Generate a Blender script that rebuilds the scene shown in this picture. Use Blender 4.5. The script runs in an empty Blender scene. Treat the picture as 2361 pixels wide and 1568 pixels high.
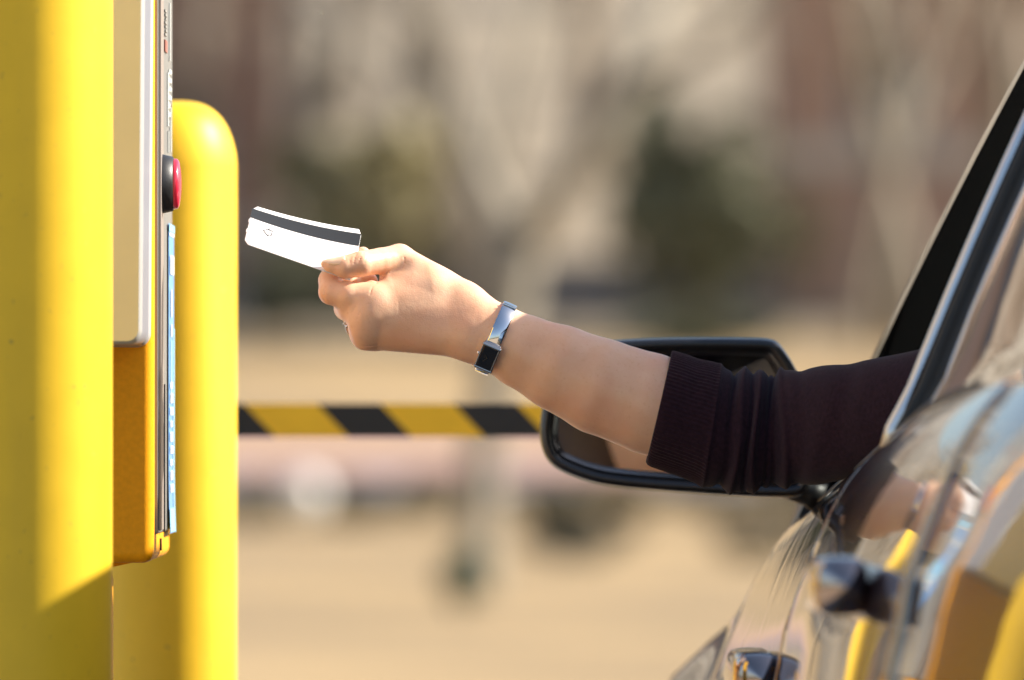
import bpy, bmesh, math, random
import numpy as np
from mathutils import Vector, Matrix, Euler
from mathutils.bvhtree import BVHTree

random.seed(7); rng = np.random.default_rng(11)
scn = bpy.context.scene
COL = scn.collection
K = 0.3092e-3 / 8.0            # metres per photo unit (2361 wide), per metre of distance
HOR = 950.0                    # photo height of the horizon
CAMZ = 1.0

def PW(px, py, d):
    return Vector(((px - 1180.5) * d * K, d, CAMZ + (HOR - py) * d * K))

# ------------------------------------------------------------------ sun direction
SUN_EL, SUN_AZ = math.radians(32.2), math.radians(7.0)     # azimuth from +X towards +Y
SUN = Vector((math.cos(SUN_EL) * math.cos(SUN_AZ), math.cos(SUN_EL) * math.sin(SUN_AZ), math.sin(SUN_EL)))

# ------------------------------------------------------------------ objects
ROOTM = {}
def tag(o, label=None, cat=None, group=None, kind=None):
    if label: o['label'] = label
    if cat: o['category'] = cat
    if group: o['group'] = group
    if kind: o['kind'] = kind
    return o

def thing(name, loc, label, cat, group=None, rotz=0.0):
    o = bpy.data.objects.new(name, None); COL.objects.link(o)
    o.empty_display_size = 0.1
    o.location = loc; o.rotation_euler = (0, 0, rotz)
    ROOTM[o.name] = Matrix.Translation(loc) @ Matrix.Rotation(rotz, 4, 'Z')
    return tag(o, label, cat, group)

def parent_to(o, p):
    """mesh data stays in world space; only top-level things carry a transform"""
    o.parent = p
    top = p
    while top.parent: top = top.parent
    if p is top:
        o.matrix_parent_inverse = ROOTM.get(p.name, Matrix.Identity(4)).inverted()

def mesh_obj(name, V, F, mat=None, parent=None, smooth=True, M=None):
    me = bpy.data.meshes.new(name)
    V = [tuple(v) for v in V]
    if M is not None: V = [tuple(M @ Vector(v)) for v in V]
    me.from_pydata(V, [], [tuple(int(i) for i in f) for f in F])
    me.update()
    if smooth: me.polygons.foreach_set('use_smooth', [True] * len(me.polygons))
    o = bpy.data.objects.new(name, me); COL.objects.link(o)
    if mat is not None:
        for m in (mat if isinstance(mat, (list, tuple)) else [mat]): me.materials.append(m)
    if parent is not None: parent_to(o, parent)
    return o

def bm_obj(name, bm, mat=None, parent=None, smooth=True, M=None):
    if M is not None: bmesh.ops.transform(bm, matrix=M, verts=bm.verts)
    me = bpy.data.meshes.new(name); bm.to_mesh(me); bm.free()
    if smooth: me.polygons.foreach_set('use_smooth', [True] * len(me.polygons))
    o = bpy.data.objects.new(name, me); COL.objects.link(o)
    if mat is not None:
        for m in (mat if isinstance(mat, (list, tuple)) else [mat]): me.materials.append(m)
    if parent is not None: parent_to(o, parent)
    return o

def add_box(bm, c, s, bevel=0.0, seg=2, M=None):
    r = bmesh.ops.create_cube(bm, size=1.0)
    vs = r['verts']
    for v in vs:
        v.co = Vector((v.co.x * s[0] + c[0], v.co.y * s[1] + c[1], v.co.z * s[2] + c[2]))
    if bevel:
        es = list({e for v in vs for e in v.link_edges})
        g = bmesh.ops.bevel(bm, geom=es, offset=bevel, segments=seg, profile=0.5, affect='EDGES')
        vs = list({v for f in g['faces'] for v in f.verts} | {v for v in vs if v.is_valid})
    if M is not None: bmesh.ops.transform(bm, matrix=M, verts=vs)
    return bm

def box_obj(name, c, s, mat, parent=None, bevel=0.0, seg=2, M=None, smooth=False):
    bm = bmesh.new(); add_box(bm, c, s, bevel, seg)
    o = bm_obj(name, bm, mat, parent, smooth, M)
    if bevel and smooth: pass
    return o

def loft(rings, closed=True, cap0=False, cap1=False):
    V, F = [], []
    n = len(rings[0])
    for r in rings: V += [tuple(p) for p in r]
    for i in range(len(rings) - 1):
        for j in range(n if closed else n - 1):
            a, b = i * n + j, i * n + (j + 1) % n
            F.append((a, b, b + n, a + n))
    if cap0:
        V.append(tuple(np.mean([tuple(p) for p in rings[0]], axis=0))); c = len(V) - 1
        for j in range(n): F.append((c, (j + 1) % n, j))
    if cap1:
        V.append(tuple(np.mean([tuple(p) for p in rings[-1]], axis=0))); c = len(V) - 1
        b = (len(rings) - 1) * n
        for j in range(n): F.append((c, b + j, b + (j + 1) % n))
    return V, F

def tube(path, rad, seg=8, cap=True):
    P = [Vector(p) for p in path]
    rad = rad if hasattr(rad, '__len__') else [rad] * len(P)
    rings, up = [], None
    for i, p in enumerate(P):
        t = (P[min(i + 1, len(P) - 1)] - P[max(i - 1, 0)]).normalized()
        if up is None:
            up = t.orthogonal().normalized()
        up = (up - t * up.dot(t)).normalized()
        b = t.cross(up)
        rings.append([p + (up * math.cos(a) + b * math.sin(a)) * rad[i] for a in [2 * math.pi * k / seg for k in range(seg)]])
    return loft(rings, True, cap, cap)

def join(parts):
    V, F = [], []
    for v, f in parts:
        o = len(V); V += list(v); F += [tuple(i + o for i in q) for q in f]
    return V, F

def lathe(prof, seg=48, c=(0, 0, 0), axis='Z', c0=True, c1=True):
    rings = []
    for r, h in prof:
        ring = []
        for k in range(seg):
            a = 2 * math.pi * k / seg
            if axis == 'Z': ring.append((c[0] + r * math.cos(a), c[1] + r * math.sin(a), c[2] + h))
            elif axis == 'X': ring.append((c[0] + h, c[1] + r * math.cos(a), c[2] + r * math.sin(a)))
            else: ring.append((c[0] + r * math.cos(a), c[1] + h, c[2] - r * math.sin(a)))
        rings.append(ring)
    return loft(rings, True, c0, c1)

# ------------------------------------------------------------------ materials
def new_mat(name):
    m = bpy.data.materials.new(name); m.use_nodes = True
    nt = m.node_tree
    return m, nt, nt.nodes['Principled BSDF']

def rgba(c): return (c[0], c[1], c[2], 1.0)

def mat(name, base, rough=0.5, metal=0.0, var=0.0, scale=20.0, bump=0.0, bscale=None, coat=0.0, coat_rough=0.03,
        sheen=0.0, spec=0.5, rvar=0.0, stretch=None, detail=5.0, base2=None, bdist=0.001):
    m, nt, b = new_mat(name)
    b.inputs['Base Color'].default_value = rgba(base)
    b.inputs['Roughness'].default_value = rough
    b.inputs['Metallic'].default_value = metal
    b.inputs['Specular IOR Level'].default_value = spec
    b.inputs['Coat Weight'].default_value = coat
    b.inputs['Coat Roughness'].default_value = coat_rough
    b.inputs['Sheen Weight'].default_value = sheen
    tc = nt.nodes.new('ShaderNodeTexCoord')
    src = tc.outputs['Object']
    if stretch:
        mp = nt.nodes.new('ShaderNodeMapping'); mp.inputs['Scale'].default_value = stretch
        nt.links.new(src, mp.inputs['Vector']); src = mp.outputs['Vector']
    if var or base2 or rvar:
        n = nt.nodes.new('ShaderNodeTexNoise'); n.inputs['Scale'].default_value = scale; n.inputs['Detail'].default_value = detail
        nt.links.new(src, n.inputs['Vector'])
        if var or base2:
            r = nt.nodes.new('ShaderNodeValToRGB')
            r.color_ramp.elements[0].position = 0.3; r.color_ramp.elements[1].position = 0.7
            c2 = base2 if base2 else tuple(min(1, c * (1 + var)) for c in base)
            c1 = base if base2 else tuple(c * (1 - var) for c in base)
            r.color_ramp.elements[0].color = rgba(c1); r.color_ramp.elements[1].color = rgba(c2)
            nt.links.new(n.outputs['Fac'], r.inputs['Fac']); nt.links.new(r.outputs['Color'], b.inputs['Base Color'])
        if rvar:
            mr = nt.nodes.new('ShaderNodeMapRange')
            mr.inputs['To Min'].default_value = max(0, rough - rvar); mr.inputs['To Max'].default_value = rough + rvar
            nt.links.new(n.outputs['Fac'], mr.inputs['Value']); nt.links.new(mr.outputs['Result'], b.inputs['Roughness'])
    if bump:
        n2 = nt.nodes.new('ShaderNodeTexNoise'); n2.inputs['Scale'].default_value = bscale or scale; n2.inputs['Detail'].default_value = 4
        nt.links.new(src, n2.inputs['Vector'])
        bp = nt.nodes.new('ShaderNodeBump'); bp.inputs['Strength'].default_value = bump; bp.inputs['Distance'].default_value = bdist
        nt.links.new(n2.outputs['Fac'], bp.inputs['Height']); nt.links.new(bp.outputs['Normal'], b.inputs['Normal'])
    return m

def skin_mat(name, c1, c2, sss=0.12):
    m, nt, b = new_mat(name)
    tc = nt.nodes.new('ShaderNodeTexCoord')
    n = nt.nodes.new('ShaderNodeTexNoise'); n.inputs['Scale'].default_value = 45; n.inputs['Detail'].default_value = 7
    n.inputs['Roughness'].default_value = 0.6
    nt.links.new(tc.outputs['Object'], n.inputs['Vector'])
    r = nt.nodes.new('ShaderNodeValToRGB')
    r.color_ramp.elements[0].position = 0.32; r.color_ramp.elements[1].position = 0.68
    r.color_ramp.elements[0].color = rgba(c1); r.color_ramp.elements[1].color = rgba(c2)
    nt.links.new(n.outputs['Fac'], r.inputs['Fac'])
    n4 = nt.nodes.new('ShaderNodeTexNoise'); n4.inputs['Scale'].default_value = 24; n4.inputs['Detail'].default_value = 4
    nt.links.new(tc.outputs['Object'], n4.inputs['Vector'])
    mr = nt.nodes.new('ShaderNodeMapRange'); mr.inputs['From Min'].default_value = .5; mr.inputs['From Max'].default_value = .72; mr.inputs['To Max'].default_value = .5
    nt.links.new(n4.outputs['Fac'], mr.inputs['Value'])
    n5 = nt.nodes.new('ShaderNodeTexNoise'); n5.inputs['Scale'].default_value = 420; n5.inputs['Detail'].default_value = 3
    nt.links.new(tc.outputs['Object'], n5.inputs['Vector'])
    m5 = nt.nodes.new('ShaderNodeMapRange'); m5.inputs['From Min'].default_value = .58; m5.inputs['From Max'].default_value = .75; m5.inputs['To Max'].default_value = .35
    nt.links.new(n5.outputs['Fac'], m5.inputs['Value'])
    x4 = nt.nodes.new('ShaderNodeMix'); x4.data_type = 'RGBA'; x4.inputs['B'].default_value = (c1[0] * .98, c1[1] * .80, c1[2] * .82, 1)
    nt.links.new(r.outputs['Color'], x4.inputs['A']); nt.links.new(mr.outputs['Result'], x4.inputs['Factor'])
    x5 = nt.nodes.new('ShaderNodeMix'); x5.data_type = 'RGBA'; x5.inputs['B'].default_value = (c1[0] * .85, c1[1] * .74, c1[2] * .68, 1)
    nt.links.new(x4.outputs['Result'], x5.inputs['A']); nt.links.new(m5.outputs['Result'], x5.inputs['Factor'])
    nt.links.new(x5.outputs['Result'], b.inputs['Base Color'])
    b.inputs['Subsurface Weight'].default_value = sss
    b.inputs['Subsurface Radius'].default_value = (1.0, 0.35, 0.18)
    b.inputs['Subsurface Scale'].default_value = 0.009
    b.inputs['Roughness'].default_value = 0.43
    b.inputs['Specular IOR Level'].default_value = 0.5
    v = nt.nodes.new('ShaderNodeTexVoronoi'); v.inputs['Scale'].default_value = 900
    nt.links.new(tc.outputs['Object'], v.inputs['Vector'])
    n2 = nt.nodes.new('ShaderNodeTexNoise'); n2.inputs['Scale'].default_value = 260; n2.inputs['Detail'].default_value = 5
    nt.links.new(tc.outputs['Object'], n2.inputs['Vector'])
    mx = nt.nodes.new('ShaderNodeMath'); mx.operation = 'MULTIPLY_ADD'; mx.inputs[1].default_value = 0.35
    nt.links.new(v.outputs['Distance'], mx.inputs[0]); nt.links.new(n2.outputs['Fac'], mx.inputs[2])
    bp = nt.nodes.new('ShaderNodeBump'); bp.inputs['Strength'].default_value = 0.26; bp.inputs['Distance'].default_value = 0.0006
    nt.links.new(mx.outputs[0], bp.inputs['Height']); nt.links.new(bp.outputs['Normal'], b.inputs['Normal'])
    return m

M_skin = skin_mat('skin', (0.81, 0.475, 0.292), (0.87, 0.56, 0.38), 0.18)
M_nail = mat('nail', (0.86, 0.62, 0.44), 0.16, var=0.05, scale=300, coat=0.3)
M_knit = mat('plum knit', (0.024, 0.0100, 0.0175), 0.95, var=0.25, scale=350, bump=0.5, bscale=1400, sheen=0.09, spec=0.15, bdist=0.0008)
M_hair = mat('hair', (0.06, 0.032, 0.018), 0.5, var=0.4, scale=60, stretch=(1, 1, .1))
M_denim = mat('denim', (0.03, 0.04, 0.08), 0.9, var=0.2, scale=200)
M_eye = mat('eye white', (0.75, 0.72, 0.7), 0.2, var=0.02, scale=90)
M_card = mat('card paper', (0.86, 0.86, 0.855), 0.42, var=0.012, scale=60)
M_stripe = mat('magnetic stripe', (0.017, 0.018, 0.018), 0.45, var=0.06, scale=90, spec=0.6)
M_ink = mat('printed ink', (0.025, 0.02, 0.03), 0.6, var=0.1, scale=200)
M_steel = mat('polished steel', (0.72, 0.72, 0.72), 0.07, 1.0, rvar=0.03, scale=120, var=0.03)
M_darksteel = mat('worn steel', (0.46, 0.43, 0.40), 0.22, 1.0, rvar=0.08, scale=160, var=0.08)
M_dial = mat('black dial', (0.008, 0.007, 0.007), 0.06, var=0.2, scale=60, coat=0.6)
M_silver = mat('silver', (0.8, 0.8, 0.78), 0.15, 1.0, var=0.03, scale=200)
def worn(name, base, rough, dirt):
    m = mat(name, base, rough, var=.035, scale=30, bump=.05, bscale=90, rvar=.05, spec=.3)
    nt = m.node_tree; b = nt.nodes['Principled BSDF']; src = b.inputs['Base Color'].links[0].from_socket
    tc = nt.nodes.new('ShaderNodeTexCoord')
    for sc_, lo_, hi_, amt, st in ((95, .70, .76, .75, (1, 1, 1)), (16, .56, .80, .16, (1, 1, .12)), (260, .66, .72, .3, (1, 1, .6))):
        mp = nt.nodes.new('ShaderNodeMapping'); mp.inputs['Scale'].default_value = st; nt.links.new(tc.outputs['Object'], mp.inputs['Vector'])
        n = nt.nodes.new('ShaderNodeTexNoise'); n.inputs['Scale'].default_value = sc_; n.inputs['Detail'].default_value = 5; nt.links.new(mp.outputs['Vector'], n.inputs['Vector'])
        r = nt.nodes.new('ShaderNodeMapRange'); r.inputs['From Min'].default_value = lo_; r.inputs['From Max'].default_value = hi_; r.inputs['To Max'].default_value = amt
        nt.links.new(n.outputs['Fac'], r.inputs['Value'])
        x = nt.nodes.new('ShaderNodeMix'); x.data_type = 'RGBA'; x.inputs['B'].default_value = rgba(dirt)
        nt.links.new(src, x.inputs['A']); nt.links.new(r.outputs['Result'], x.inputs['Factor']); src = x.outputs['Result']
    nt.links.new(src, b.inputs['Base Color'])
    return m
M_yellow = worn('yellow bollard paint', (0.82, 0.515, 0.022), 0.46, (.30, .20, .05))
M_orange = mat('orange powder coat', (0.92, 0.375, 0.004), 0.45, spec=0.22, var=0.06, scale=260, bump=0.35, bscale=700, bdist=0.0006)
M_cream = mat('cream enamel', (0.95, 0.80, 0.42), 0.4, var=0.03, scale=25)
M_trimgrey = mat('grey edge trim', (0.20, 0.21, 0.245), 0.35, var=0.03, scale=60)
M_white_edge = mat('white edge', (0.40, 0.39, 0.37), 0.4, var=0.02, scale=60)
M_plate = mat('brushed plate', (0.27, 0.27, 0.255), 0.36, 0.4, var=0.12, scale=60, stretch=(1, 1, .05), rvar=0.08)
M_plate2 = mat('plate reflection', (0.40, 0.34, 0.30), 0.35, 0.4, var=0.08, scale=60, stretch=(1, 1, .05))  # lighter pinkish tone stands for a reflection on the plate
M_groove = mat('dark groove', (0.06, 0.055, 0.05), 0.6, var=0.2, scale=80)
M_engrave = mat('pale engraving', (0.72, 0.72, 0.66), 0.4, var=0.05, scale=200)
M_redprint = mat('dull red print', (0.30, 0.10, 0.07), 0.5, var=0.1, scale=200)
M_stickblue = mat('blue sticker', (0.13, 0.34, 0.70), 0.35, var=0.06, scale=90)
M_sticklight = mat('light blue sticker', (0.28, 0.66, 0.90), 0.3, var=0.06, scale=90)
M_stickwhite = mat('white sticker print', (0.74, 0.80, 0.84), 0.4, var=0.03, scale=90)
M_blackplastic = mat('black plastic', (0.018, 0.018, 0.019), 0.42, var=0.15, scale=120, bump=0.06, bscale=900)
M_red = mat('red button', (0.62, 0.025, 0.06), 0.22, var=0.04, scale=80, coat=0.4)
M_gloss = mat('gloss black', (0.006, 0.006, 0.006), 0.07, var=0.1, scale=60, coat=0.5)
M_rubber = mat('rubber', (0.012, 0.012, 0.012), 0.6, var=0.1, scale=100)
M_satin = mat('satin moulding', (0.55, 0.56, 0.57), 0.30, 1.0, rvar=0.04, scale=60, var=0.03)
M_chrome = mat('chrome trim', (0.62, 0.63, 0.65), 0.12, 1.0, rvar=0.04, scale=60, var=0.03)
M_interior = mat('dark interior', (0.020, 0.019, 0.018), 0.8, var=0.15, scale=120)
M_barblack = mat('arm black', (0.012, 0.011, 0.010), 0.5, var=0.15, scale=30)
M_baryellow = mat('arm yellow', (0.95, 0.52, 0.03), 0.6, var=0.06, scale=30, spec=.2)

def paint_mat():
    m, nt, b = new_mat('brown car paint')
    b.inputs['Base Color'].default_value = (0.030, 0.013, 0.013, 1)
    b.inputs['Metallic'].default_value = 0.0
    b.inputs['Specular IOR Level'].default_value = 0.1
    b.inputs['Roughness'].default_value = 0.22
    b.inputs['Coat Weight'].default_value = 1.0
    b.inputs['Coat Roughness'].default_value = 0.012
    b.inputs['Coat IOR'].default_value = 1.45
    tc = nt.nodes.new('ShaderNodeTexCoord')
    n = nt.nodes.new('ShaderNodeTexNoise'); n.inputs['Scale'].default_value = 900
    nt.links.new(tc.outputs['Object'], n.inputs['Vector'])
    r = nt.nodes.new('ShaderNodeValToRGB')
    r.color_ramp.elements[0].color = (0.022, 0.010, 0.010, 1); r.color_ramp.elements[1].color = (0.045, 0.020, 0.019, 1)
    nt.links.new(n.outputs['Fac'], r.inputs['Fac']); nt.links.new(r.outputs['Color'], b.inputs['Base Color'])
    n3 = nt.nodes.new('ShaderNodeTexNoise'); n3.inputs['Scale'].default_value = 9; n3.inputs['Detail'].default_value = 2
    nt.links.new(tc.outputs['Object'], n3.inputs['Vector'])
    bp = nt.nodes.new('ShaderNodeBump'); bp.inputs['Strength'].default_value = 0.03; bp.inputs['Distance'].default_value = 0.01
    nt.links.new(n3.outputs['Fac'], bp.inputs['Height']); nt.links.new(bp.outputs['Normal'], b.inputs['Coat Normal'])
    return m
M_paint = paint_mat()

def glass_mat(name, tint=(0.55, 0.58, 0.58)):
    m = bpy.data.materials.new(name); m.use_nodes = True
    nt = m.node_tree; nt.nodes.clear()
    out = nt.nodes.new('ShaderNodeOutputMaterial')
    tr = nt.nodes.new('ShaderNodeBsdfTransparent'); tr.inputs['Color'].default_value = rgba(tint)
    gl = nt.nodes.new('ShaderNodeBsdfGlossy'); gl.inputs['Roughness'].default_value = 0.02; gl.inputs['Color'].default_value = (1, 1, 1, 1)
    fr = nt.nodes.new('ShaderNodeFresnel'); fr.inputs['IOR'].default_value = 1.6
    tc = nt.nodes.new('ShaderNodeTexCoord')
    n = nt.nodes.new('ShaderNodeTexNoise'); n.inputs['Scale'].default_value = 3
    nt.links.new(tc.outputs['Object'], n.inputs['Vector'])
    bp = nt.nodes.new('ShaderNodeBump'); bp.inputs['Strength'].default_value = 0.04; bp.inputs['Distance'].default_value = 0.02
    nt.links.new(n.outputs['Fac'], bp.inputs['Height'])
    nt.links.new(bp.outputs['Normal'], gl.inputs['Normal'])
    mx = nt.nodes.new('ShaderNodeMixShader')
    nt.links.new(fr.outputs['Fac'], mx.inputs['Fac']); nt.links.new(tr.outputs[0], mx.inputs[1]); nt.links.new(gl.outputs[0], mx.inputs[2])
    nt.links.new(mx.outputs[0], out.inputs['Surface'])
    return m
M_glass = glass_mat('car glass', (0.42, 0.45, 0.44))
M_mirror = mat('mirror glass', (0.80, 0.78, 0.78), 0.015, 1.0, var=0.01, scale=10)

# ------------------------------------------------------------------ signed distance modelling of skin
class Field:
    def __init__(s, lo, hi, h):
        s.lo = np.array(lo, np.float32); s.h = h
        n = np.ceil((np.array(hi) - np.array(lo)) / h).astype(int) + 1
        s.n = n
        s.f = np.full(n, 30.0, np.float32)
        s.ax = [s.lo[i] + h * np.arange(n[i], dtype=np.float32) for i in range(3)]
    def win(s, lo, hi):
        a = np.maximum(np.floor((np.array(lo) - s.lo) / s.h).astype(int), 0)
        b = np.minimum(np.ceil((np.array(hi) - s.lo) / s.h).astype(int) + 1, s.n)
        if np.any(b <= a): return None
        return tuple(slice(int(a[i]), int(b[i])) for i in range(3))
    def pts(s, w):
        return (s.ax[0][w[0]][:, None, None], s.ax[1][w[1]][None, :, None], s.ax[2][w[2]][None, None, :])
    @staticmethod
    def smin(a, b, k):
        h = np.clip(0.5 + 0.5 * (b - a) / k, 0, 1)
        return b + (a - b) * h - k * h * (1 - h)
    def cone(s, a, b, ra, rb, k, sq=(1, 1, 1)):
        a = np.array(a, np.float32); b = np.array(b, np.float32); m = max(ra, rb) / min(sq) + k + 2
        w = s.win(np.minimum(a, b) - m, np.maximum(a, b) + m)
        if w is None: return
        X, Y, Z = s.pts(w); q = np.array(sq, np.float32)
        ba = (b - a) * q; L = float(ba @ ba) + 1e-9
        px, py, pz = (X - a[0]) * q[0], (Y - a[1]) * q[1], (Z - a[2]) * q[2]
        t = np.clip((px * ba[0] + py * ba[1] + pz * ba[2]) / L, 0, 1)
        d = np.sqrt((px - ba[0] * t) ** 2 + (py - ba[1] * t) ** 2 + (pz - ba[2] * t) ** 2) - (ra + (rb - ra) * t)
        s.f[w] = s.smin(s.f[w], d, k)
    def ell(s, c, r, k, sub=False, R=None):
        c = np.array(c, np.float32); r = np.array(r, np.float32); m = float(r.max()) + k + 2
        w = s.win(c - m, c + m)
        if w is None: return
        X, Y, Z = s.pts(w)
        p = [X - c[0], Y - c[1], Z - c[2]]
        if R is not None: p = [sum(float(R[j][i]) * p[j] for j in range(3)) for i in range(3)]
        e = np.sqrt((p[0] / r[0]) ** 2 + (p[1] / r[1]) ** 2 + (p[2] / r[2]) ** 2)
        d = (e - 1) * float(r.min())
        s.f[w] = -s.smin(-s.f[w], d, k) if sub else s.smin(s.f[w], d, k)
    def cut(s, a, b, r, k):
        a = np.array(a, np.float32); b = np.array(b, np.float32); m = r + k + 2
        w = s.win(np.minimum(a, b) - m, np.maximum(a, b) + m)
        if w is None: return
        X, Y, Z = s.pts(w); ba = b - a; L = float(ba @ ba) + 1e-9
        px, py, pz = X - a[0], Y - a[1], Z - a[2]
        t = np.clip((px * ba[0] + py * ba[1] + pz * ba[2]) / L, 0, 1)
        d = np.sqrt((px - ba[0] * t) ** 2 + (py - ba[1] * t) ** 2 + (pz - ba[2] * t) ** 2) - r
        s.f[w] = -s.smin(-s.f[w], d, k)
    def union(s, o, k):
        s.f = s.smin(s.f, o.f, k)
    def mesh(s):
        f = s.f; n = f.shape
        ins = f < 0
        c = [ins[i:n[0] - 1 + i, j:n[1] - 1 + j, k:n[2] - 1 + k] for i in (0, 1) for j in (0, 1) for k in (0, 1)]
        tot = sum(x.astype(np.int8) for x in c)
        act = (tot > 0) & (tot < 8)
        idx = np.full(act.shape, -1, np.int64); A = np.argwhere(act); idx[act] = np.arange(len(A))
        S = np.zeros((len(A), 3)); C = np.zeros(len(A))
        cor = [(i, j, k) for i in (0, 1) for j in (0, 1) for k in (0, 1)]
        val = {q: f[A[:, 0] + q[0], A[:, 1] + q[1], A[:, 2] + q[2]] for q in cor}
        for q in cor:
            for ax in range(3):
                if q[ax] == 0:
                    q2 = list(q); q2[ax] = 1; q2 = tuple(q2)
                    a, b = val[q], val[q2]
                    x = (a < 0) != (b < 0)
                    t = np.where(x, a / np.where(x, a - b, 1), 0)
                    p = np.tile(np.array(q, float), (len(A), 1)); p[:, ax] = t
                    S[x] += p[x]; C[x] += 1
        V = (A + S / C[:, None]) * s.h + s.lo
        F = []
        for ax in range(3):
            o1, o2 = [(1, 2), (2, 0), (0, 1)][ax]
            lo = [slice(None)] * 3; hi = [slice(None)] * 3
            lo[ax] = slice(0, -1); hi[ax] = slice(1, None)
            a, b = ins[tuple(lo)], ins[tuple(hi)]
            E = np.argwhere(a != b)
            E = E[(E[:, o1] > 0) & (E[:, o2] > 0) & (E[:, o1] < n[o1] - 1) & (E[:, o2] < n[o2] - 1)]
            sgn = a[E[:, 0], E[:, 1], E[:, 2]]
            d1 = np.zeros(3, int); d1[o1] = 1; d2 = np.zeros(3, int); d2[o2] = 1
            g = lambda e: idx[e[:, 0], e[:, 1], e[:, 2]]
            q = np.stack([g(E), g(E - d1), g(E - d1 - d2), g(E - d2)], 1)
            q[~sgn] = q[~sgn][:, ::-1]
            F.append(q)
        return V, np.concatenate(F)

def mm(v): return np.array((v[0] * 1000, v[1] * 1000, v[2] * 1000))
def HP(zx, zy, dep=0.0):      # point on the hand, read from the enlarged photograph; dep in mm away from the camera
    return mm(PW(518.7 + zx / 3.151, 403.5 + zy / 3.151, 8.0 + dep / 1000))
def AP(px, py, dep=0.0):
    return mm(PW(px, py, 8.0 + dep / 1000))

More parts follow.
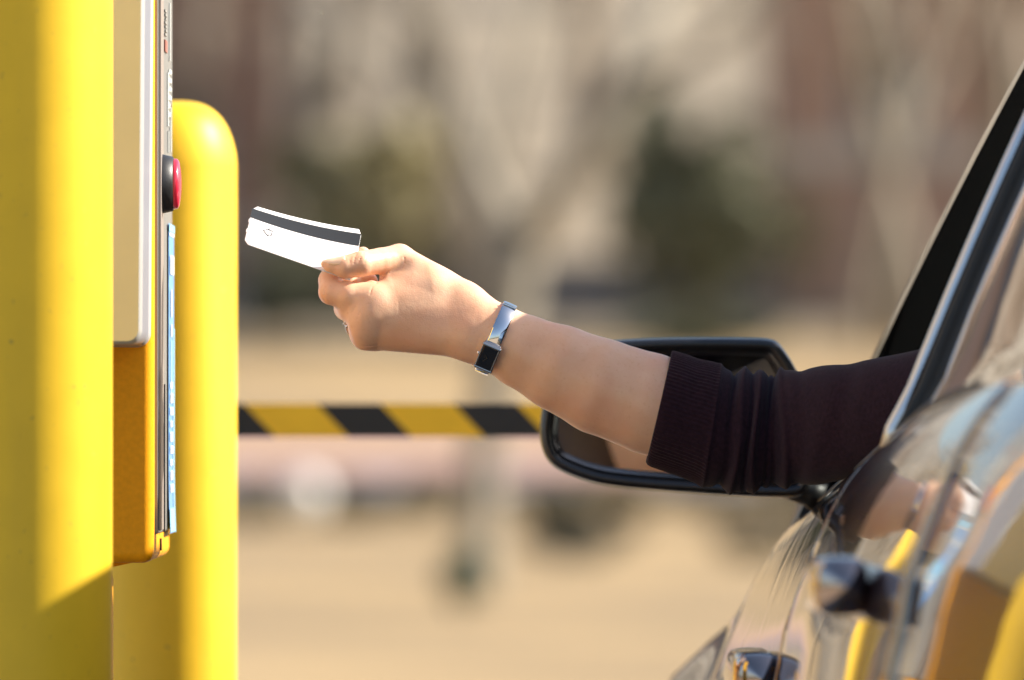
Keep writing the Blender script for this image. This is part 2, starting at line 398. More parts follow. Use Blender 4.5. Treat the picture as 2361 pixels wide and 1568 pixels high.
def build_arm():
    lo = (-146, 7935, 975 - 25); hi = (190, 8085, 1135)
    F = Field(lo, hi, 0.6)
    # forearm
    ch = [((1108, 770, 1), 20.6), ((1152, 784, 1), 22.6), ((1205, 810, 1), 26.2), ((1290, 849, 1), 30.6), ((1384, 891, 1), 34.0), ((1496, 930, 0), 35.6), ((1600, 966, 0), 35.5), ((1740, 1010, 0), 32.5)]
    for (p, r), (p2, r2) in zip(ch[:-1], ch[1:]): F.cone(AP(*p), AP(*p2), r, r2, 2.5)
    # wrist and palm
    wr, wu = HP(1790, 1000, 6), HP(1760, 1160, -1)
    F.cone(wr, AP(1150, 768, 1), 16.2, 18.5, 8)
    F.cone(wu, AP(1130, 790, 2), 15.2, 18.5, 8)
    im, mid, rm, pm = HP(1085, 905, -5), HP(1030, 1035, -7), HP(1025, 1130, -1), HP(1072, 1180, 7)
    F.cone(wr, im, 15.5, 10.4, 7)
    F.cone(wr + (wu - wr) * .4, mid, 15.5, 10.4, 7)
    F.cone(wu, rm, 15, 10.0, 7)
    F.cone(wu, pm, 14.5, 8.8, 7)
    # thumb metacarpal, thenar, first web
    tm = HP(1268, 606, 15)
    F.cone(HP(1700, 900, 9), tm, 14.5, 9.8, 9)
    F.cone(HP(1560, 860, 17), HP(1250, 720, 19), 14, 8.5, 8)
    F.cone(HP(1330, 790, 10), HP(1190, 745, 9), 11.0, 6.5, 8)
    F.cone(HP(1480, 830, 6), HP(1210, 850, 1), 14, 9.0, 9)
    # dorsal knuckles
    F.ell(HP(1075, 955, -14), (9, 4.5, 8), 6)
    F.cone(HP(1040, 990, -8), HP(1010, 1150, -2), 9.2, 8.8, 7)
    F.ell(HP(1005, 1100, -10), (8, 5, 8), 6)
    F.ell(HP(1018, 1198, -1), (7, 6, 6.5), 5)
    F.ell(HP(1765, 1235, -7), (9, 6, 8), 8)             # ulna head
    # thumb
    ti, tt = HP(985, 646, -7), HP(765, 656, -11)
    F.cone(tm, HP(1130, 624, 5), 9.9, 9.2, 3)
    F.cone(HP(1130, 624, 5), ti, 9.2, 9.1, 1.0)
    F.cone(ti, HP(865, 668, -10), 9.1, 8.0, 1.0)
    F.cone(HP(865, 668, -10), tt, 8.0, 4.9, 1.0)
    F.cone(tt, HP(722, 646, -11.5), 4.9, 2.6, 1.0)
    # fingers, each chain joined to its knuckle only
    def finger(pts, k0=5.0, k=1.6):
        for i in range(len(pts) - 1):
            F.cone(pts[i][0], pts[i + 1][0], pts[i][1], pts[i + 1][1], k0 if i == 0 else k)
    finger([(im, 10.4), (HP(900, 882, -7), 9.8), (HP(774, 850, -4), 9.2), (HP(765, 765, 5), 8.4), (HP(790, 705, 13), 7.8), (HP(900, 640, 20), 7.2), (HP(1000, 578, 23), 5.6)], 6, 1.2)
    finger([(mid, 10.2), (HP(915, 975, -1), 9.3), (HP(882, 968, 18), 8.7), (HP(960, 850, 34), 7.6), (HP(1045, 775, 24), 6.6)], 6)
    finger([(rm, 9.8), (HP(968, 1085, 12), 8.8), (HP(950, 1062, 34), 8.0), (HP(1060, 940, 42), 7.4), (HP(1130, 850, 34), 6.2)], 5)
    finger([(pm, 9.0), (HP(1030, 1160, 36), 7.4), (HP(1030, 1110, 52), 7.0), (HP(1120, 1010, 50), 6.4), (HP(1180, 950, 42), 5.4)], 4)
    F.ell(HP(912, 790, 30), (8, 6, 5.0), 2)
    F.ell(HP(1000, 818, -3), (4.5, 4, 3.5), 3); F.ell(HP(1062, 806, 0), (4, 4, 4), 3)
    # creases, laid on the surface the camera side shows
    def front(zx, zy):
        p = HP(zx, zy, 0)
        i = int(round((p[0] - F.lo[0]) / F.h)); k = int(round((p[2] - F.lo[2]) / F.h))
        col = np.nonzero(F.f[i, :, k] < 0)[0]
        return np.array((p[0], F.ax[1][col[0]] if len(col) else p[1], p[2]))
    lines = [([(958, 575), (945, 612), (938, 645)], .26), ([(1008, 570), (985, 612), (970, 645)], .30), ([(1030, 600), (1012, 640)], .2), ([(915, 600), (908, 640)], .2), ([(706, 810), (714, 850), (726, 902)], .4), ([(728, 815), (734, 850), (742, 890)], .22), ([(690, 740), (700, 765)], .2),
             ([(1185, 700), (1140, 742), (1095, 790)], .8), ([(1075, 812), (1064, 840), (1056, 868)], .25), ([(1010, 1243), (1060, 1243), (1110, 1236)], .5),
             ([(1300, 600), (1304, 640), (1290, 680)], .2), ([(950, 960), (935, 1000)], .2), ([(985, 1000), (965, 1050)], .2)]
    pts = [([front(*q) for q in L], r) for L, r in lines]
    for L, r in pts:
        for a_, b_ in zip(L[:-1], L[1:]): F.cut(a_, b_, r * .6, .7)
    return F

AF = build_arm()
AV, AFc = AF.mesh()
AV = AV / 1000.0
ARM_BVH = BVHTree.FromPolygons([tuple(v) for v in AV], [tuple(int(i) for i in q) for q in AFc])

def skin_at(c, d, R=0.2):
    """distance from a point inside the arm to the skin along d"""
    hit = ARM_BVH.ray_cast(Vector(c) + Vector(d) * R, -Vector(d), R)
    return R - hit[3] if hit[0] is not None else None

# ------------------------------------------------------------------ the person
person = thing('person', (0.60, 7.72, 0.0), 'driver in a dark plum sweater reaching a bare left hand out of the car window', 'person')

def build_torso():
    B = Field((120, 7380, 280), (960, 8480, 1400), 9.0)
    sh_l, sh_r = (435, 7745, 1040), (790, 7735, 1035)
    nb = (612, 7725, 1060)
    B.cone((612, 7690, 560), (612, 7715, 900), 140, 150, 40, (1, 1.25, 1))
    B.cone((612, 7715, 900), nb, 150, 95, 40, (1, 1.25, 1))
    B.cone(sh_l, sh_r, 56, 56, 40)
    B.cone(nb, (608, 7745, 1160), 52, 48, 25)
    hc = (602, 7768, 1238)
    B.ell(hc, (68, 88, 92), 15)
    B.ell((598, 7800, 1195), (50, 58, 56), 18)
    B.ell((588, 7862, 1222), (11, 18, 15), 8)
    B.ell((590, 7848, 1188), (22, 12, 9), 8)
    B.ell((530, 7765, 1226), (8, 16, 26), 5); B.ell((672, 7765, 1226), (8, 16, 26), 5)
    B.ell((560, 7850, 1246), (13, 10, 8), 6, sub=True); B.ell((622, 7850, 1246), (13, 10, 8), 6, sub=True)
    # left upper arm runs to the elbow outside the window
    el = AP(1735, 1008)
    B.cone(sh_l, AP(2320, 890, -146), 44, 26, 12); B.cone(AP(2320, 890, -146), AP(2150, 930, -100), 25, 25, 8); B.cone(AP(2150, 930, -100), AP(1990, 960, -52), 25, 25, 8); B.cone(AP(1990, 960, -52), AP(1800, 1000, -3), 25, 25, 8)
    # right arm to the wheel
    B.cone(sh_r, (850, 7850, 830), 48, 40, 20); B.cone((850, 7850, 830), (740, 8060, 880), 38, 28, 12)
    B.ell((725, 8090, 890), (30, 42, 30), 12)
    # thighs
    for x in (520, 705):
        B.cone((x, 7700, 520), (x, 8150, 560), 88, 66, 30); B.cone((x, 8150, 560), (x, 8400, 330), 62, 50, 20)
    return B
TF = build_torso()
TV, TFc = TF.mesh(); TV = TV / 1000.0
body = mesh_obj('body', AV.tolist(), AFc.tolist(), M_skin, person)
torso = mesh_obj('torso', TV.tolist(), TFc.tolist(), M_skin)
bo = body.modifiers.new('union', 'BOOLEAN'); bo.operation = 'UNION'; bo.solver = 'FAST'; bo.object = torso
body_me = bpy.data.meshes.new_from_object(body.evaluated_get(bpy.context.evaluated_depsgraph_get()))
body.modifiers.clear(); body.data = body_me; body_me.name = 'body'
body_me.polygons.foreach_set('use_smooth', [True] * len(body_me.polygons))
bpy.data.objects.remove(torso)
sm = body.modifiers.new('smooth', 'SMOOTH'); sm.factor = 0.5; sm.iterations = 3

# thumb nail: a thin curved plate laid on the thumb
def nail(name, tip, base, r0, r1, up, width=1.15, lift=0.00035):
    tip, base = Vector(tip) / 1000, Vector(base) / 1000
    ax = (tip - base).normalized(); up = Vector(up); up = (up - ax * up.dot(ax)).normalized(); sd = ax.cross(up)
    rings = []
    n, m = 13, 13
    for i in range(n):
        u = i / (n - 1)
        w = width * (1 - 0.55 * max(0, (u - .55) / .45) ** 2) * (0.35 + .65 * min(1, u * 3.2) ** .5)
        ring = []
        for j in range(m):
            a = (j / (m - 1) * 2 - 1) * w
            dr = up * math.cos(a) + sd * math.sin(a)
            c = base + (tip - base) * u
            s_ = skin_at(c, dr, 0.03)
            r = s_ if s_ is not None else r1
            ring.append(c + dr * (r + lift * (u * 1.3 - .25)))
        rings.append(ring)
    # smooth
    A = np.array([[tuple(p) for p in r] for r in rings])
    for _ in range(3):
        A[1:-1] = (A[:-2] + 2 * A[1:-1] + A[2:]) / 4
    V, F = loft(A.tolist(), closed=False)
    o = mesh_obj(name, V, F, M_nail, person)
    so = o.modifiers.new('thick', 'SOLIDIFY'); so.thickness = 0.0003; so.offset = 0.0
    return o
nail('thumbnail', HP(704, 643, -11.5), HP(862, 664, -10), 4.5e-3, 7e-3, (0.0, -0.55, 0.83), 1.0)

# hair
HF = Field((490, 7640, 1020), (720, 7900, 1390), 6.0)
HF.ell((602, 7752, 1252), (80, 96, 94), 10)
HF.ell((602, 7715, 1180), (84, 62, 110), 20)
HF.ell((600, 7880, 1205), (60, 75, 62), 10, sub=True)
HV, HFc = HF.mesh()
hair = mesh_obj('hair', (HV / 1000).tolist(), HFc.tolist(), M_hair, person)
# eyes
for x in (562, 621):
    V, F = lathe([(0.0001, -.009), (.006, -.0065), (.009, 0), (.006, .0065), (.0001, .009)], 12, (x / 1000, 7.8445, 1.246))
    mesh_obj('eye', V, F, M_eye, person)

# sweater: sleeve traced as top and bottom outline pairs, plus torso
SL = [(1548, 813, 1490, 1062), (1556, 812, 1496, 1072), (1580, 819, 1528, 1083), (1612, 831, 1566, 1096), (1640, 836, 1596, 1108),
      (1662, 842, 1618, 1120), (1678, 852, 1640, 1126), (1692, 857, 1668, 1128), (1708, 853, 1690, 1132), (1722, 855, 1704, 1136),
      (1735, 857, 1722, 1137), (1750, 857, 1738, 1134), (1768, 859, 1756, 1128), (1786, 861, 1778, 1123), (1800, 855, 1802, 1121), (1822, 853, 1835, 1119),
      (1860, 851, 1880, 1115), (1910, 845, 1930, 1108), (1960, 837, 1980, 1098), (2020, 827, 2040, 1086), (2080, 816, 2095, 1070),
      (2140, 803, 2150, 1056), (2220, 785, 2225, 1040), (2320, 760, 2320, 1020)]
def sleeve():
    A = np.array(SL, float)
    s = np.concatenate([[0], np.cumsum(np.hypot(np.diff((A[:, 0] + A[:, 2]) / 2), np.diff((A[:, 1] + A[:, 3]) / 2)))])
    N = 300
    t = np.linspace(0, s[-1], N)
    I = [np.interp(t, s, A[:, i]) for i in range(4)]
    ker = np.ones(5) / 5
    for i in range(4):
        I[i][3:-3] = np.convolve(I[i], ker, 'same')[3:-3]
    cuff_end = s[5]
    NS = 336
    rings = []
    th = np.linspace(0, 2 * np.pi, NS, endpoint=False)
    folds = [(s[7] - 4, 9, -2.6, 0.5, 14), (s[8] + 2, 8, 2.4, 1.2, 12), (s[10] - 1, 5, -2.4, 2.0, 10), (s[11] + 2, 8, 2.6, 2.6, 12), (s[12] + 2, 6, -2.4, .3, 11),
             (s[13] + 2, 7, -2.0, 3.8, 14), (s[14] + 4, 9, 2.2, 4.4, 12), (s[15] + 12, 16, -1.0, 1.0, 18), (s[16] + 25, 30, 1.2, 2.0, 40), (s[18], 26, -1.0, 3, 40)]
    for k in range(N):
        T = PW(I[0][k], I[1][k], 8.0); Bt = PW(I[2][k], I[3][k], 8.0)
        c = (T + Bt) / 2; h = (T - Bt) / 2; hl = h.length; h.normalize()
        # the upper arm runs back towards the shoulder
        sh = max(0.0, (t[k] - s[13])) / (s[-1] - s[13])
        c = c + Vector((0, -0.16 * sh, 0)) ; scale = (8.0 - 0.16 * sh) / 8.0
        c = Vector((c.x * scale, c.y, CAMZ + (c.z - CAMZ) * scale))
        disp = np.zeros(NS)
        if t[k] < cuff_end + 4:
            fade = min(1, max(0, (cuff_end + 4 - t[k]) / 8))
            disp += 0.42 * np.cos(th * 84) * fade * min(1, .25 + t[k] / 6) + 0.5
            disp += 0.5 * math.exp(-(t[k] / 6) ** 2)
        for s0, w, a, ph, sw in folds:
            pos = s0 + sw * 0.6 * np.sin(th * 1.0 + ph) + sw * .25 * np.sin(3 * th + 2 * ph)
            amp = 1.5 * a * (0.72 + .28 * np.sin(2 * th + ph * 2))
            disp += amp * np.exp(-((t[k] - pos) / w) ** 2)
        if t[k] > cuff_end - 6: disp += 0.9 * math.exp(-((t[k] - cuff_end - 2) / 6) ** 2)
        dep = hl * 0.93
        ring = [c + h * math.cos(a) * (hl + d * 1e-3) + Vector((0, -1, 0)) * math.sin(a) * (dep + d * 1e-3) for a, d in zip(th, disp)]
        rings.append(ring)
    # turned-in hem
    r0 = rings[0]; c0 = sum((Vector(p) for p in r0), Vector()) / NS
    hem = [c0 + (Vector(p) - c0) * 0.93 + Vector((0.012, 0, -0.005)) for p in r0]
    return loft([hem] + rings, True)
slV, slF = sleeve()
SWF = Field((300, 7400, 420), (930, 8000, 1130), 8.0)
SWF.cone((612, 7690, 500), (612, 7715, 900), 153, 162, 40, (1, 1.25, 1))
SWF.cone((612, 7715, 900), (612, 7725, 1050), 162, 104, 40, (1, 1.25, 1))
SWF.cone((435, 7745, 1036), (790, 7735, 1032), 63, 63, 40)
SWF.cone((435, 7745, 1036), AP(2290, 893, -145), 55, 40, 12)
SWF.cone((790, 7735, 1032), (850, 7850, 830), 58, 48, 20); SWF.cone((850, 7850, 830), (800, 7950, 855), 48, 42, 12)
SWV, SWFc = SWF.mesh()
sV, sF = join([(slV, slF), ((SWV / 1000).tolist(), SWFc.tolist())])
sweater = mesh_obj('sweater', sV, sF, M_knit, person)
TRF = Field((400, 7450, 250), (830, 8500, 640), 9.0)
for x in (520, 705):
    TRF.cone((x, 7650, 515), (x, 8150, 560), 97, 74, 30); TRF.cone((x, 8150, 560), (x, 8405, 325), 70, 60, 20)
TRV, TRFc = TRF.mesh()
mesh_obj('trousers', (TRV / 1000).tolist(), TRFc.tolist(), M_denim, person)

# ------------------------------------------------------------------ wristwatch
M_handsdark = mat('dark watch hands', (.10, .085, .07), .3, .6, var=.1, scale=200)
def build_watch():
    W = thing('wristwatch', PW(1145, 775, 8.0), 'slim silver bangle wristwatch with small black rectangular dial worn on the wrist', 'watch')
    C = PW(1146, 774, 8.0)
    ax = (PW(1335, 866, 8.0) - PW(1108, 772, 8.0)).normalized()
    ax = (ax + Vector((-0.03, 0, 0.0))).normalized()
    y = Vector((0, -1, 0)); up = (y.cross(ax)).normalized()
    if up.z < 0: up = -up
    n = 120
    A = [2 * math.pi * i / n for i in range(n)]
    R0 = []
    for a in A:
        d = y * math.cos(a) + up * math.sin(a)
        R0.append(max(skin_at(C + ax * o, d, 0.06) or 0.024 for o in (-.0065, -.003, 0, .003, .0065)))
    R0 = np.array(R0)
    for _ in range(5): R0 = (np.roll(R0, 1) + R0 + np.roll(R0, -1)) / 3
    R0 += 0.0011
    hw = 0.0051; th = 0.0011
    rings = []
    case_a = math.radians(-36)
    for i, a in enumerate(A):
        d = y * math.cos(a) + up * math.sin(a); r = R0[i]
        w = hw
        ring = [C + d * r + ax * (-w), C + d * (r + th * .6) + ax * (-w), C + d * (r + th) + ax * (-w * .82), C + d * (r + th * 1.08),
                C + d * (r + th) + ax * (w * .82), C + d * (r + th * .6) + ax * w, C + d * r + ax * w]
        rings.append(ring)
    keep = [i for i in range(n) if abs(((A[i] - case_a + math.pi) % (2 * math.pi)) - math.pi) > 0.26]
    # order so that the open strip starts after the case
    st = max(range(len(keep)), key=lambda q: (keep[q] - keep[q - 1]) % n)
    keep = keep[st:] + keep[:st]
    V, F = loft([rings[i] for i in keep], True, True, True)
    o = mesh_obj('watch_band', V, F, M_steel, W)
    m = o.modifiers.new('e', 'EDGE_SPLIT'); m.split_angle = math.radians(40)
    # clasp link near the top of the wrist
    ca = math.radians(72)
    d = y * math.cos(ca) + up * math.sin(ca); t = ax.cross(d)
    i = int(ca / (2 * math.pi) * n)
    Mx = Matrix((ax, t, d)).transposed().to_4x4(); Mx.translation = C + d * (R0[i] + th)
    bm = bmesh.new(); add_box(bm, (0, 0, 0.0002), (2 * hw * 1.02, 0.0016, 0.0012), 0.0003)
    add_box(bm, (0, 0.0035, 0.0002), (2 * hw * 1.02, 0.0011, 0.0010), 0.0003)
    bm_obj('clasp', bm, M_steel, W, False, Mx)
    # case
    d = y * math.cos(case_a) + up * math.sin(case_a); t = ax.cross(d)     # t runs round the wrist
    i = int((case_a % (2 * math.pi)) / (2 * math.pi) * n)
    Mx = Matrix((ax, t, d)).transposed().to_4x4(); Mx.translation = C + d * (R0[i] + 0.0018)
    w2, l2 = 0.0066, 0.0112
    bm = bmesh.new()
    add_box(bm, (0, 0, -0.0004), (2 * w2 - .0006, 2 * l2 - .001, 0.0046), 0.0008, 3)          # back and flanks
    for s_ in (-1, 1):
        add_box(bm, (s_ * (w2 - .0006), 0, 0.0018), (0.0013, 2 * l2, 0.0026), 0.0005, 3)
        add_box(bm, (0, s_ * (l2 - .0008), 0.0020), (2 * w2 + .0012, 0.0020, 0.0030), 0.0009, 3)
    case = bm_obj('watch_case', bm, M_darksteel, W, False, Mx)
    bm = bmesh.new(); add_box(bm, (0, 0, 0.0022), (2 * w2 - .0026, 2 * l2 - .0038, 0.0012), 0.0003, 2)
    bm_obj('dial', bm, M_dial, W, False, Mx)
    bm = bmesh.new()
    for ang, ln, wd in ((0.5, .0042, .0005), (2.3, .0030, .0007)):
        add_box(bm, (0, ln / 2, 0.00292), (wd, ln, 0.00016), 0, 1, Matrix.Rotation(ang, 4, 'Z'))
    bm_obj('watch_hands', bm, M_handsdark, W, False, Mx)
    V, F = lathe([(.0001, -.0007), (.0010, -.0007), (.0011, 0), (.0010, .0012), (.0001, .0012)], 14, (-(w2 + .0008), 0, 0.0006), 'X')
    mesh_obj('crown', V, F, M_steel, W, True, Mx)
build_watch()

# ------------------------------------------------------------------ finger ring
def build_ring():
    c = Vector(HP(925, 1092, 18)) / 1000; a = (Vector(HP(966, 1083, 16)) - Vector(HP(1020, 1125, 0))).normalized()
    p = Vector(HP(974, 1090, 11)) / 1000
    R = thing('ring', p, 'thin silver ring with a small stone on a curled finger', 'ring')
    u = a.orthogonal().normalized(); v = a.cross(u)
    path = []
    for k in range(40):
        th = 2 * math.pi * k / 40; d = u * math.cos(th) + v * math.sin(th)
        s_ = skin_at(p, d, 0.02) or 0.0085
        path.append(p + d * min(max(s_ + .0004, .0080), 0.0112))
    path.append(path[0])
    V, F = tube(path, 0.0008, 8, False)
    mesh_obj('ring_band', V, F, M_silver, R)
    q = Vector(HP(884, 1098, 6)) / 1000
    parts = []
    for dx, dz, r in ((0, 0, .0014), (-.0022, .0016, .0009), (.0016, -.0016, .0009)):
        bm = bmesh.new(); bmesh.ops.create_icosphere(bm, subdivisions=1, radius=r)
        bm.verts.index_update()
        parts.append(([(v.co + q + Vector((dx, 0, dz))).to_tuple() for v in bm.verts], [tuple(x.index for x in f.verts) for f in bm.faces])); bm.free()
    V, F = join(parts)
    mesh_obj('ring_stone', V, F, M_silver, R, False)
build_ring()

# ------------------------------------------------------------------ parking card
def card_xy(s, t):
    tl, tr, bl, br = (228, 180), (2125, 607), (66, 842), (1965, 1508)
    x = (tl[0] * (1 - s) + tr[0] * s) * (1 - t) + (bl[0] * (1 - s) + br[0] * s) * t
    yy = (tl[1] * (1 - s) + tr[1] * s) * (1 - t) + (bl[1] * (1 - s) + br[1] * s) * t
    return x, yy + (44 + 50 * t - 94 * t * t) * 4 * s * (1 - s)          # the card bows
def card_st(x, y):
    s, t = .5, .5
    for _ in range(30):
        x0, y0 = card_xy(s, t); e = 1e-4
        xs, ys = card_xy(s + e, t); xt, yt = card_xy(s, t + e)
        a, b, c, d = (xs - x0) / e, (xt - x0) / e, (ys - y0) / e, (yt - y0) / e
        det = a * d - b * c; rx, ry = x - x0, y - y0
        s += (d * rx - b * ry) / det; t += (a * ry - c * rx) / det
    return s, t
def card_pt(s, t, lift=0.0):
    """s: 0 left .. 1 right along the card, t: 0 far (top) edge .. 1 near (bottom) edge"""
    x, yy = card_xy(s, t)
    dep = 0.034 * (1 - t) - 0.012 * t + 0.004 * (s - .5) ** 2
    p = PW(553.3 + x / 7.557, 449.6 + yy / 7.557, 8.0 + dep)
    return p + Vector((0, -0.45, 0.89)) * lift
def build_card():
    Cd = thing('parking_card', card_pt(.5, .5), 'white parking card with a black magnetic stripe held out between thumb and finger', 'card')
    NS, NT = 60, 26
    # chamfered corners: squeeze s range per t
    def srange(t):
        a = b = 0.0
        if t < .10: a = .042 * (1 - t / .10) ; b = .028 * (1 - t / .10)
        if t > .91: a = .036 * (t - .91) / .09; b = .030 * (t - .91) / .09
        return a, 1 - b
    ts = sorted(set(list(np.linspace(0, 1, NT)) + [.10, .91, .36, .365, .44, .445, .62, .625, .70, .705]))
    rings = []
    for t in ts:
        a, b = srange(t)
        tab = -0.008 if (.365 <= t <= .44 or .625 <= t <= .70) else 0.0
        rings.append([card_pt(a + tab + (b - a - tab) * k / NS, t) for k in range(NS + 1)])
    V, F = loft(rings, False)
    card = mesh_obj('card_sheet', V, F, M_card, Cd)
    so = card.modifiers.new('t', 'SOLIDIFY'); so.thickness = 0.00024; so.offset = 0
    def strip(name, t0, t1, m, s0=0.001, s1=0.999):
        V, F = loft([[card_pt(s0 + (s1 - s0) * k / NS, t, 0.00032) for k in range(NS + 1)] for t in np.linspace(t0, t1, 6)], False)
        return mesh_obj(name, V, F, m, Cd)
    strip('magnetic_stripe', 0.085, 0.320, M_stripe)
    # hollow arrow pointing left
    pts = [card_st(*q) for q in ((407, 625), (518, 590), (500, 612), (565, 635), (548, 712), (495, 697), (488, 720))]
    parts = []
    for i in range(len(pts)):
        a, b = pts[i], pts[(i + 1) % len(pts)]
        pa, pb = card_pt(*a, lift=.00034), card_pt(*b, lift=.00034)
        d = (pb - pa).normalized(); nrm = Vector((0, -0.45, 0.89)); w = d.cross(nrm).normalized() * (.00030 + .00022 * abs(d.x))
        pa = pa - d * .0002; pb = pb + d * .0002
        parts.append(([pa - w, pa + w, pb + w, pb - w], [(0, 1, 2, 3)]))
    V, F = join(parts)
    mesh_obj('arrow_mark', V, F, M_ink, Cd, False)
build_card()

# ------------------------------------------------------------------ bollards
def bollard(cx, d, r, ztop, label):
    B = thing('bollard', (cx, d, 0), label, 'bollard', 'yellow bollards guarding the card machine')
    zc = ztop - 0.052
    V, F = lathe([(r, 0.0), (r, zc * .5), (r, zc - .04), (r, zc)], 96, (cx, d, 0), 'Z', True, False)
    mesh_obj('post_sleeve', V, F, M_yellow, B)
    prof = [(max(.0005, r * math.cos(a) ** .62), zc + .052 * math.sin(a) ** 1.15) for a in np.linspace(0.0, math.pi / 2 - .004, 24)]
    V, F = lathe(prof, 96, (cx, d, 0), 'Z', False, True)
    mesh_obj('dome_cap', V, F, M_yellow, B)
    V, F = lathe([(r * 1.0, 0), (r * 1.35, 0), (r * 1.35, .03), (r * 1.02, .05)], 64, (cx, d, 0.15))
    mesh_obj('base_collar', V, F, M_yellow, B)
bollard((62 - 1180.5) * 7.55 * K, 7.55, 0.0575, 1.46, 'yellow bollard in front of the card machine, half in shadow, its top out of view')
bollard((396 - 1180.5) * 8.93 * K, 8.93, 0.0515, 1.0 + (HOR - 233) * 8.93 * K, 'yellow bollard with a visible domed top behind the red button of the card machine')

# ------------------------------------------------------------------ card machine
def build_machine():
    XF, Y0, Y1 = -0.2534, 7.93, 8.304
    zb, zt = 1 - 348 * 7.93 * K, 1.56
    Mn = thing('card_machine', (-0.36, 8.13, 0), 'orange parking card machine with a grey front plate, red button and blue sticker', 'card machine')
    bm = bmesh.new()
    add_box(bm, ((XF - .50) / 2, (Y0 + Y1) / 2, (zb + zt) / 2), (XF + .50, Y1 - Y0, zt - zb), 0.0075, 4)
    o = bm_obj('housing', bm, M_orange, Mn, True)
    m = o.modifiers.new('w', 'WEIGHTED_NORMAL')
    # front plate set into the right face, facing the lane
    pz0 = 1 - 278 * 8.0 * K
    box_obj('front_plate', (XF + .0008, 8.125, (pz0 + 1.54) / 2), (0.0030, 0.33, 1.54 - pz0), M_plate, Mn, 0.0006)
    box_obj('plate_reflection', (XF + .0034, 8.000, (pz0 + 1.54) / 2), (0.0016, 0.06, 1.54 - pz0 - .004), M_plate2, Mn, 0.0003)  # reflection on the near part of the plate, put into base colour
    box_obj('plate_groove', (XF + .0036, 8.062, (pz0 + 1.0) / 2 + .01), (0.0014, 0.010, 1.0 - pz0 + .02), M_groove, Mn)
    box_obj('lower_seam', (XF + .0006, 8.075, (pz0 + zb) / 2 + .001), (0.0016, 0.008, pz0 - zb - .012), M_groove, Mn)
    # printed and engraved marks on the plate
    bm = bmesh.new()
    Zp = lambda py, d=8.15: 1 + (HOR - py) * d * K
    XE = XF + .0030
    def mark(y0, y1, p0, p1):
        add_box(bm, (XE, (y0 + y1) / 2, (Zp(p0) + Zp(p1)) / 2), (0.0010, y1 - y0, abs(Zp(p0) - Zp(p1))))
    for k in range(6): mark(8.19, 8.235, 155 + k * 20, 165 + k * 20)
    mark(8.16, 8.175, 165, 290); mark(8.205, 8.215, 0, 135); mark(8.21, 8.235, 235, 242); mark(8.222, 8.232, 242, 345); mark(8.17, 8.18, 300, 350)
    bm_obj('engraving', bm, M_engrave, Mn, False)
    bm = bmesh.new(); mark(8.09, 8.14, 97, 124)
    bm_obj('red_label', bm, M_redprint, Mn, False)
    bm = bmesh.new()
    for k in range(7): mark(8.09 + .006 * (k % 3), 8.125 + .01 * (k % 2), 28 + k * 9, 33 + k * 9)
    bm_obj('small_print', bm, mat('grey print', (.25, .24, .22), .5, var=.1, scale=90), Mn, False)
    # emergency button
    bz = 1 + (HOR - 424) * 8.0 * K; by = 8.003
    V, F = lathe([(.0215, .002), (.0212, .004), (.0195, .0115), (.0185, .0120), (.001, .0120)], 64, (XF, by, bz), 'X')
    bt = mesh_obj('button_collar', V, F, M_blackplastic, Mn)
    V, F = lathe([(.0178, .0112), (.0182, .0128), (.0178, .0150), (.0155, .0163), (.0100, .0172), (.0050, .0176), (.0005, .0177)], 64, (XF, by, bz), 'X')
    mesh_obj('button_cap', V, F, M_red, Mn)
    # blue sticker with white lettering blocks, its lower end peeling off
    sz1, sz0 = 1 + (HOR - 516) * 8.2 * K, 1 + (HOR - 1229) * 8.2 * K
    def sx(z):
        u = max(0.0, (sz0 + .055 - z) / .055); return XF + .0030 + .0010 * u * u
    def patch(y0, y1, z0, z1, lift):
        zs = np.linspace(z1, z0, 24)
        return loft([[(sx(z) + lift, y0, z), (sx(z) + lift, y1, z)] for z in zs], False)
    V, F = patch(8.165, 8.292, sz0, sz1, 0.0006)
    stick = mesh_obj('sticker', V, F, M_stickblue, Mn, False)
    parts = [patch(8.165, 8.292, sz1 - .006, sz1 - .0005, .0011), patch(8.262, 8.291, sz0, sz0 + .15, .0011), patch(8.166, 8.262, sz0 + .001, sz0 + .018, .0011), patch(8.2, 8.24, sz1 - .125, sz1 - .085, .0011)]
    V, F = join(parts); mesh_obj('sticker_edge', V, F, M_sticklight, Mn, False)
    parts = []
    z = sz1 - .012
    parts.append(patch(8.17, 8.285, sz1 - .009, sz1 - .0066, .0011))
    zz = [(sz1 - .030, .014, 8.185, 8.27), (sz1 - .058, .020, 8.20, 8.225), (sz1 - .078, .009, 8.20, 8.23)]
    for k in range(9):
        zz.append((sz1 - .118 - k * .0094 * 1.0 - k * .0, .0046 + .0012 * ((k * 5) % 3), 8.185 + .004 * (k % 2), 8.235 + .006 * (k % 3)))
    for z0, h, a, b in zz: parts.append(patch(a, b, z0 - h / 2, z0 + h / 2, .0014))
    V, F = join(parts); mesh_obj('sticker_lettering', V, F, M_stickwhite, Mn, False)
    # cream side cabinet on the near face: cream back, white rim, grey flank
    xr = -0.2562; bz0 = 1 + (HOR - 795) * 7.77 * K; top = 1.50
    R = Matrix.Translation((xr, 0, bz0)) @ Matrix.Rotation(math.radians(0.42), 4, 'Y') @ Matrix.Translation((-xr, 0, -bz0))
    def rrect(x0, x1, z0, z1, r, y, n=10):
        pts = []
        for cx, cz, a0 in ((x1 - r, z0 + r, -90), (x1 - r, z1 - r, 0), (x0 + r, z1 - r, 90), (x0 + r, z0 + r, 180)):
            for k in range(n + 1):
                a = math.radians(a0 + 90 * k / n); pts.append((cx + r * math.cos(a), y, cz + r * math.sin(a)))
        return pts
    x0 = -0.47
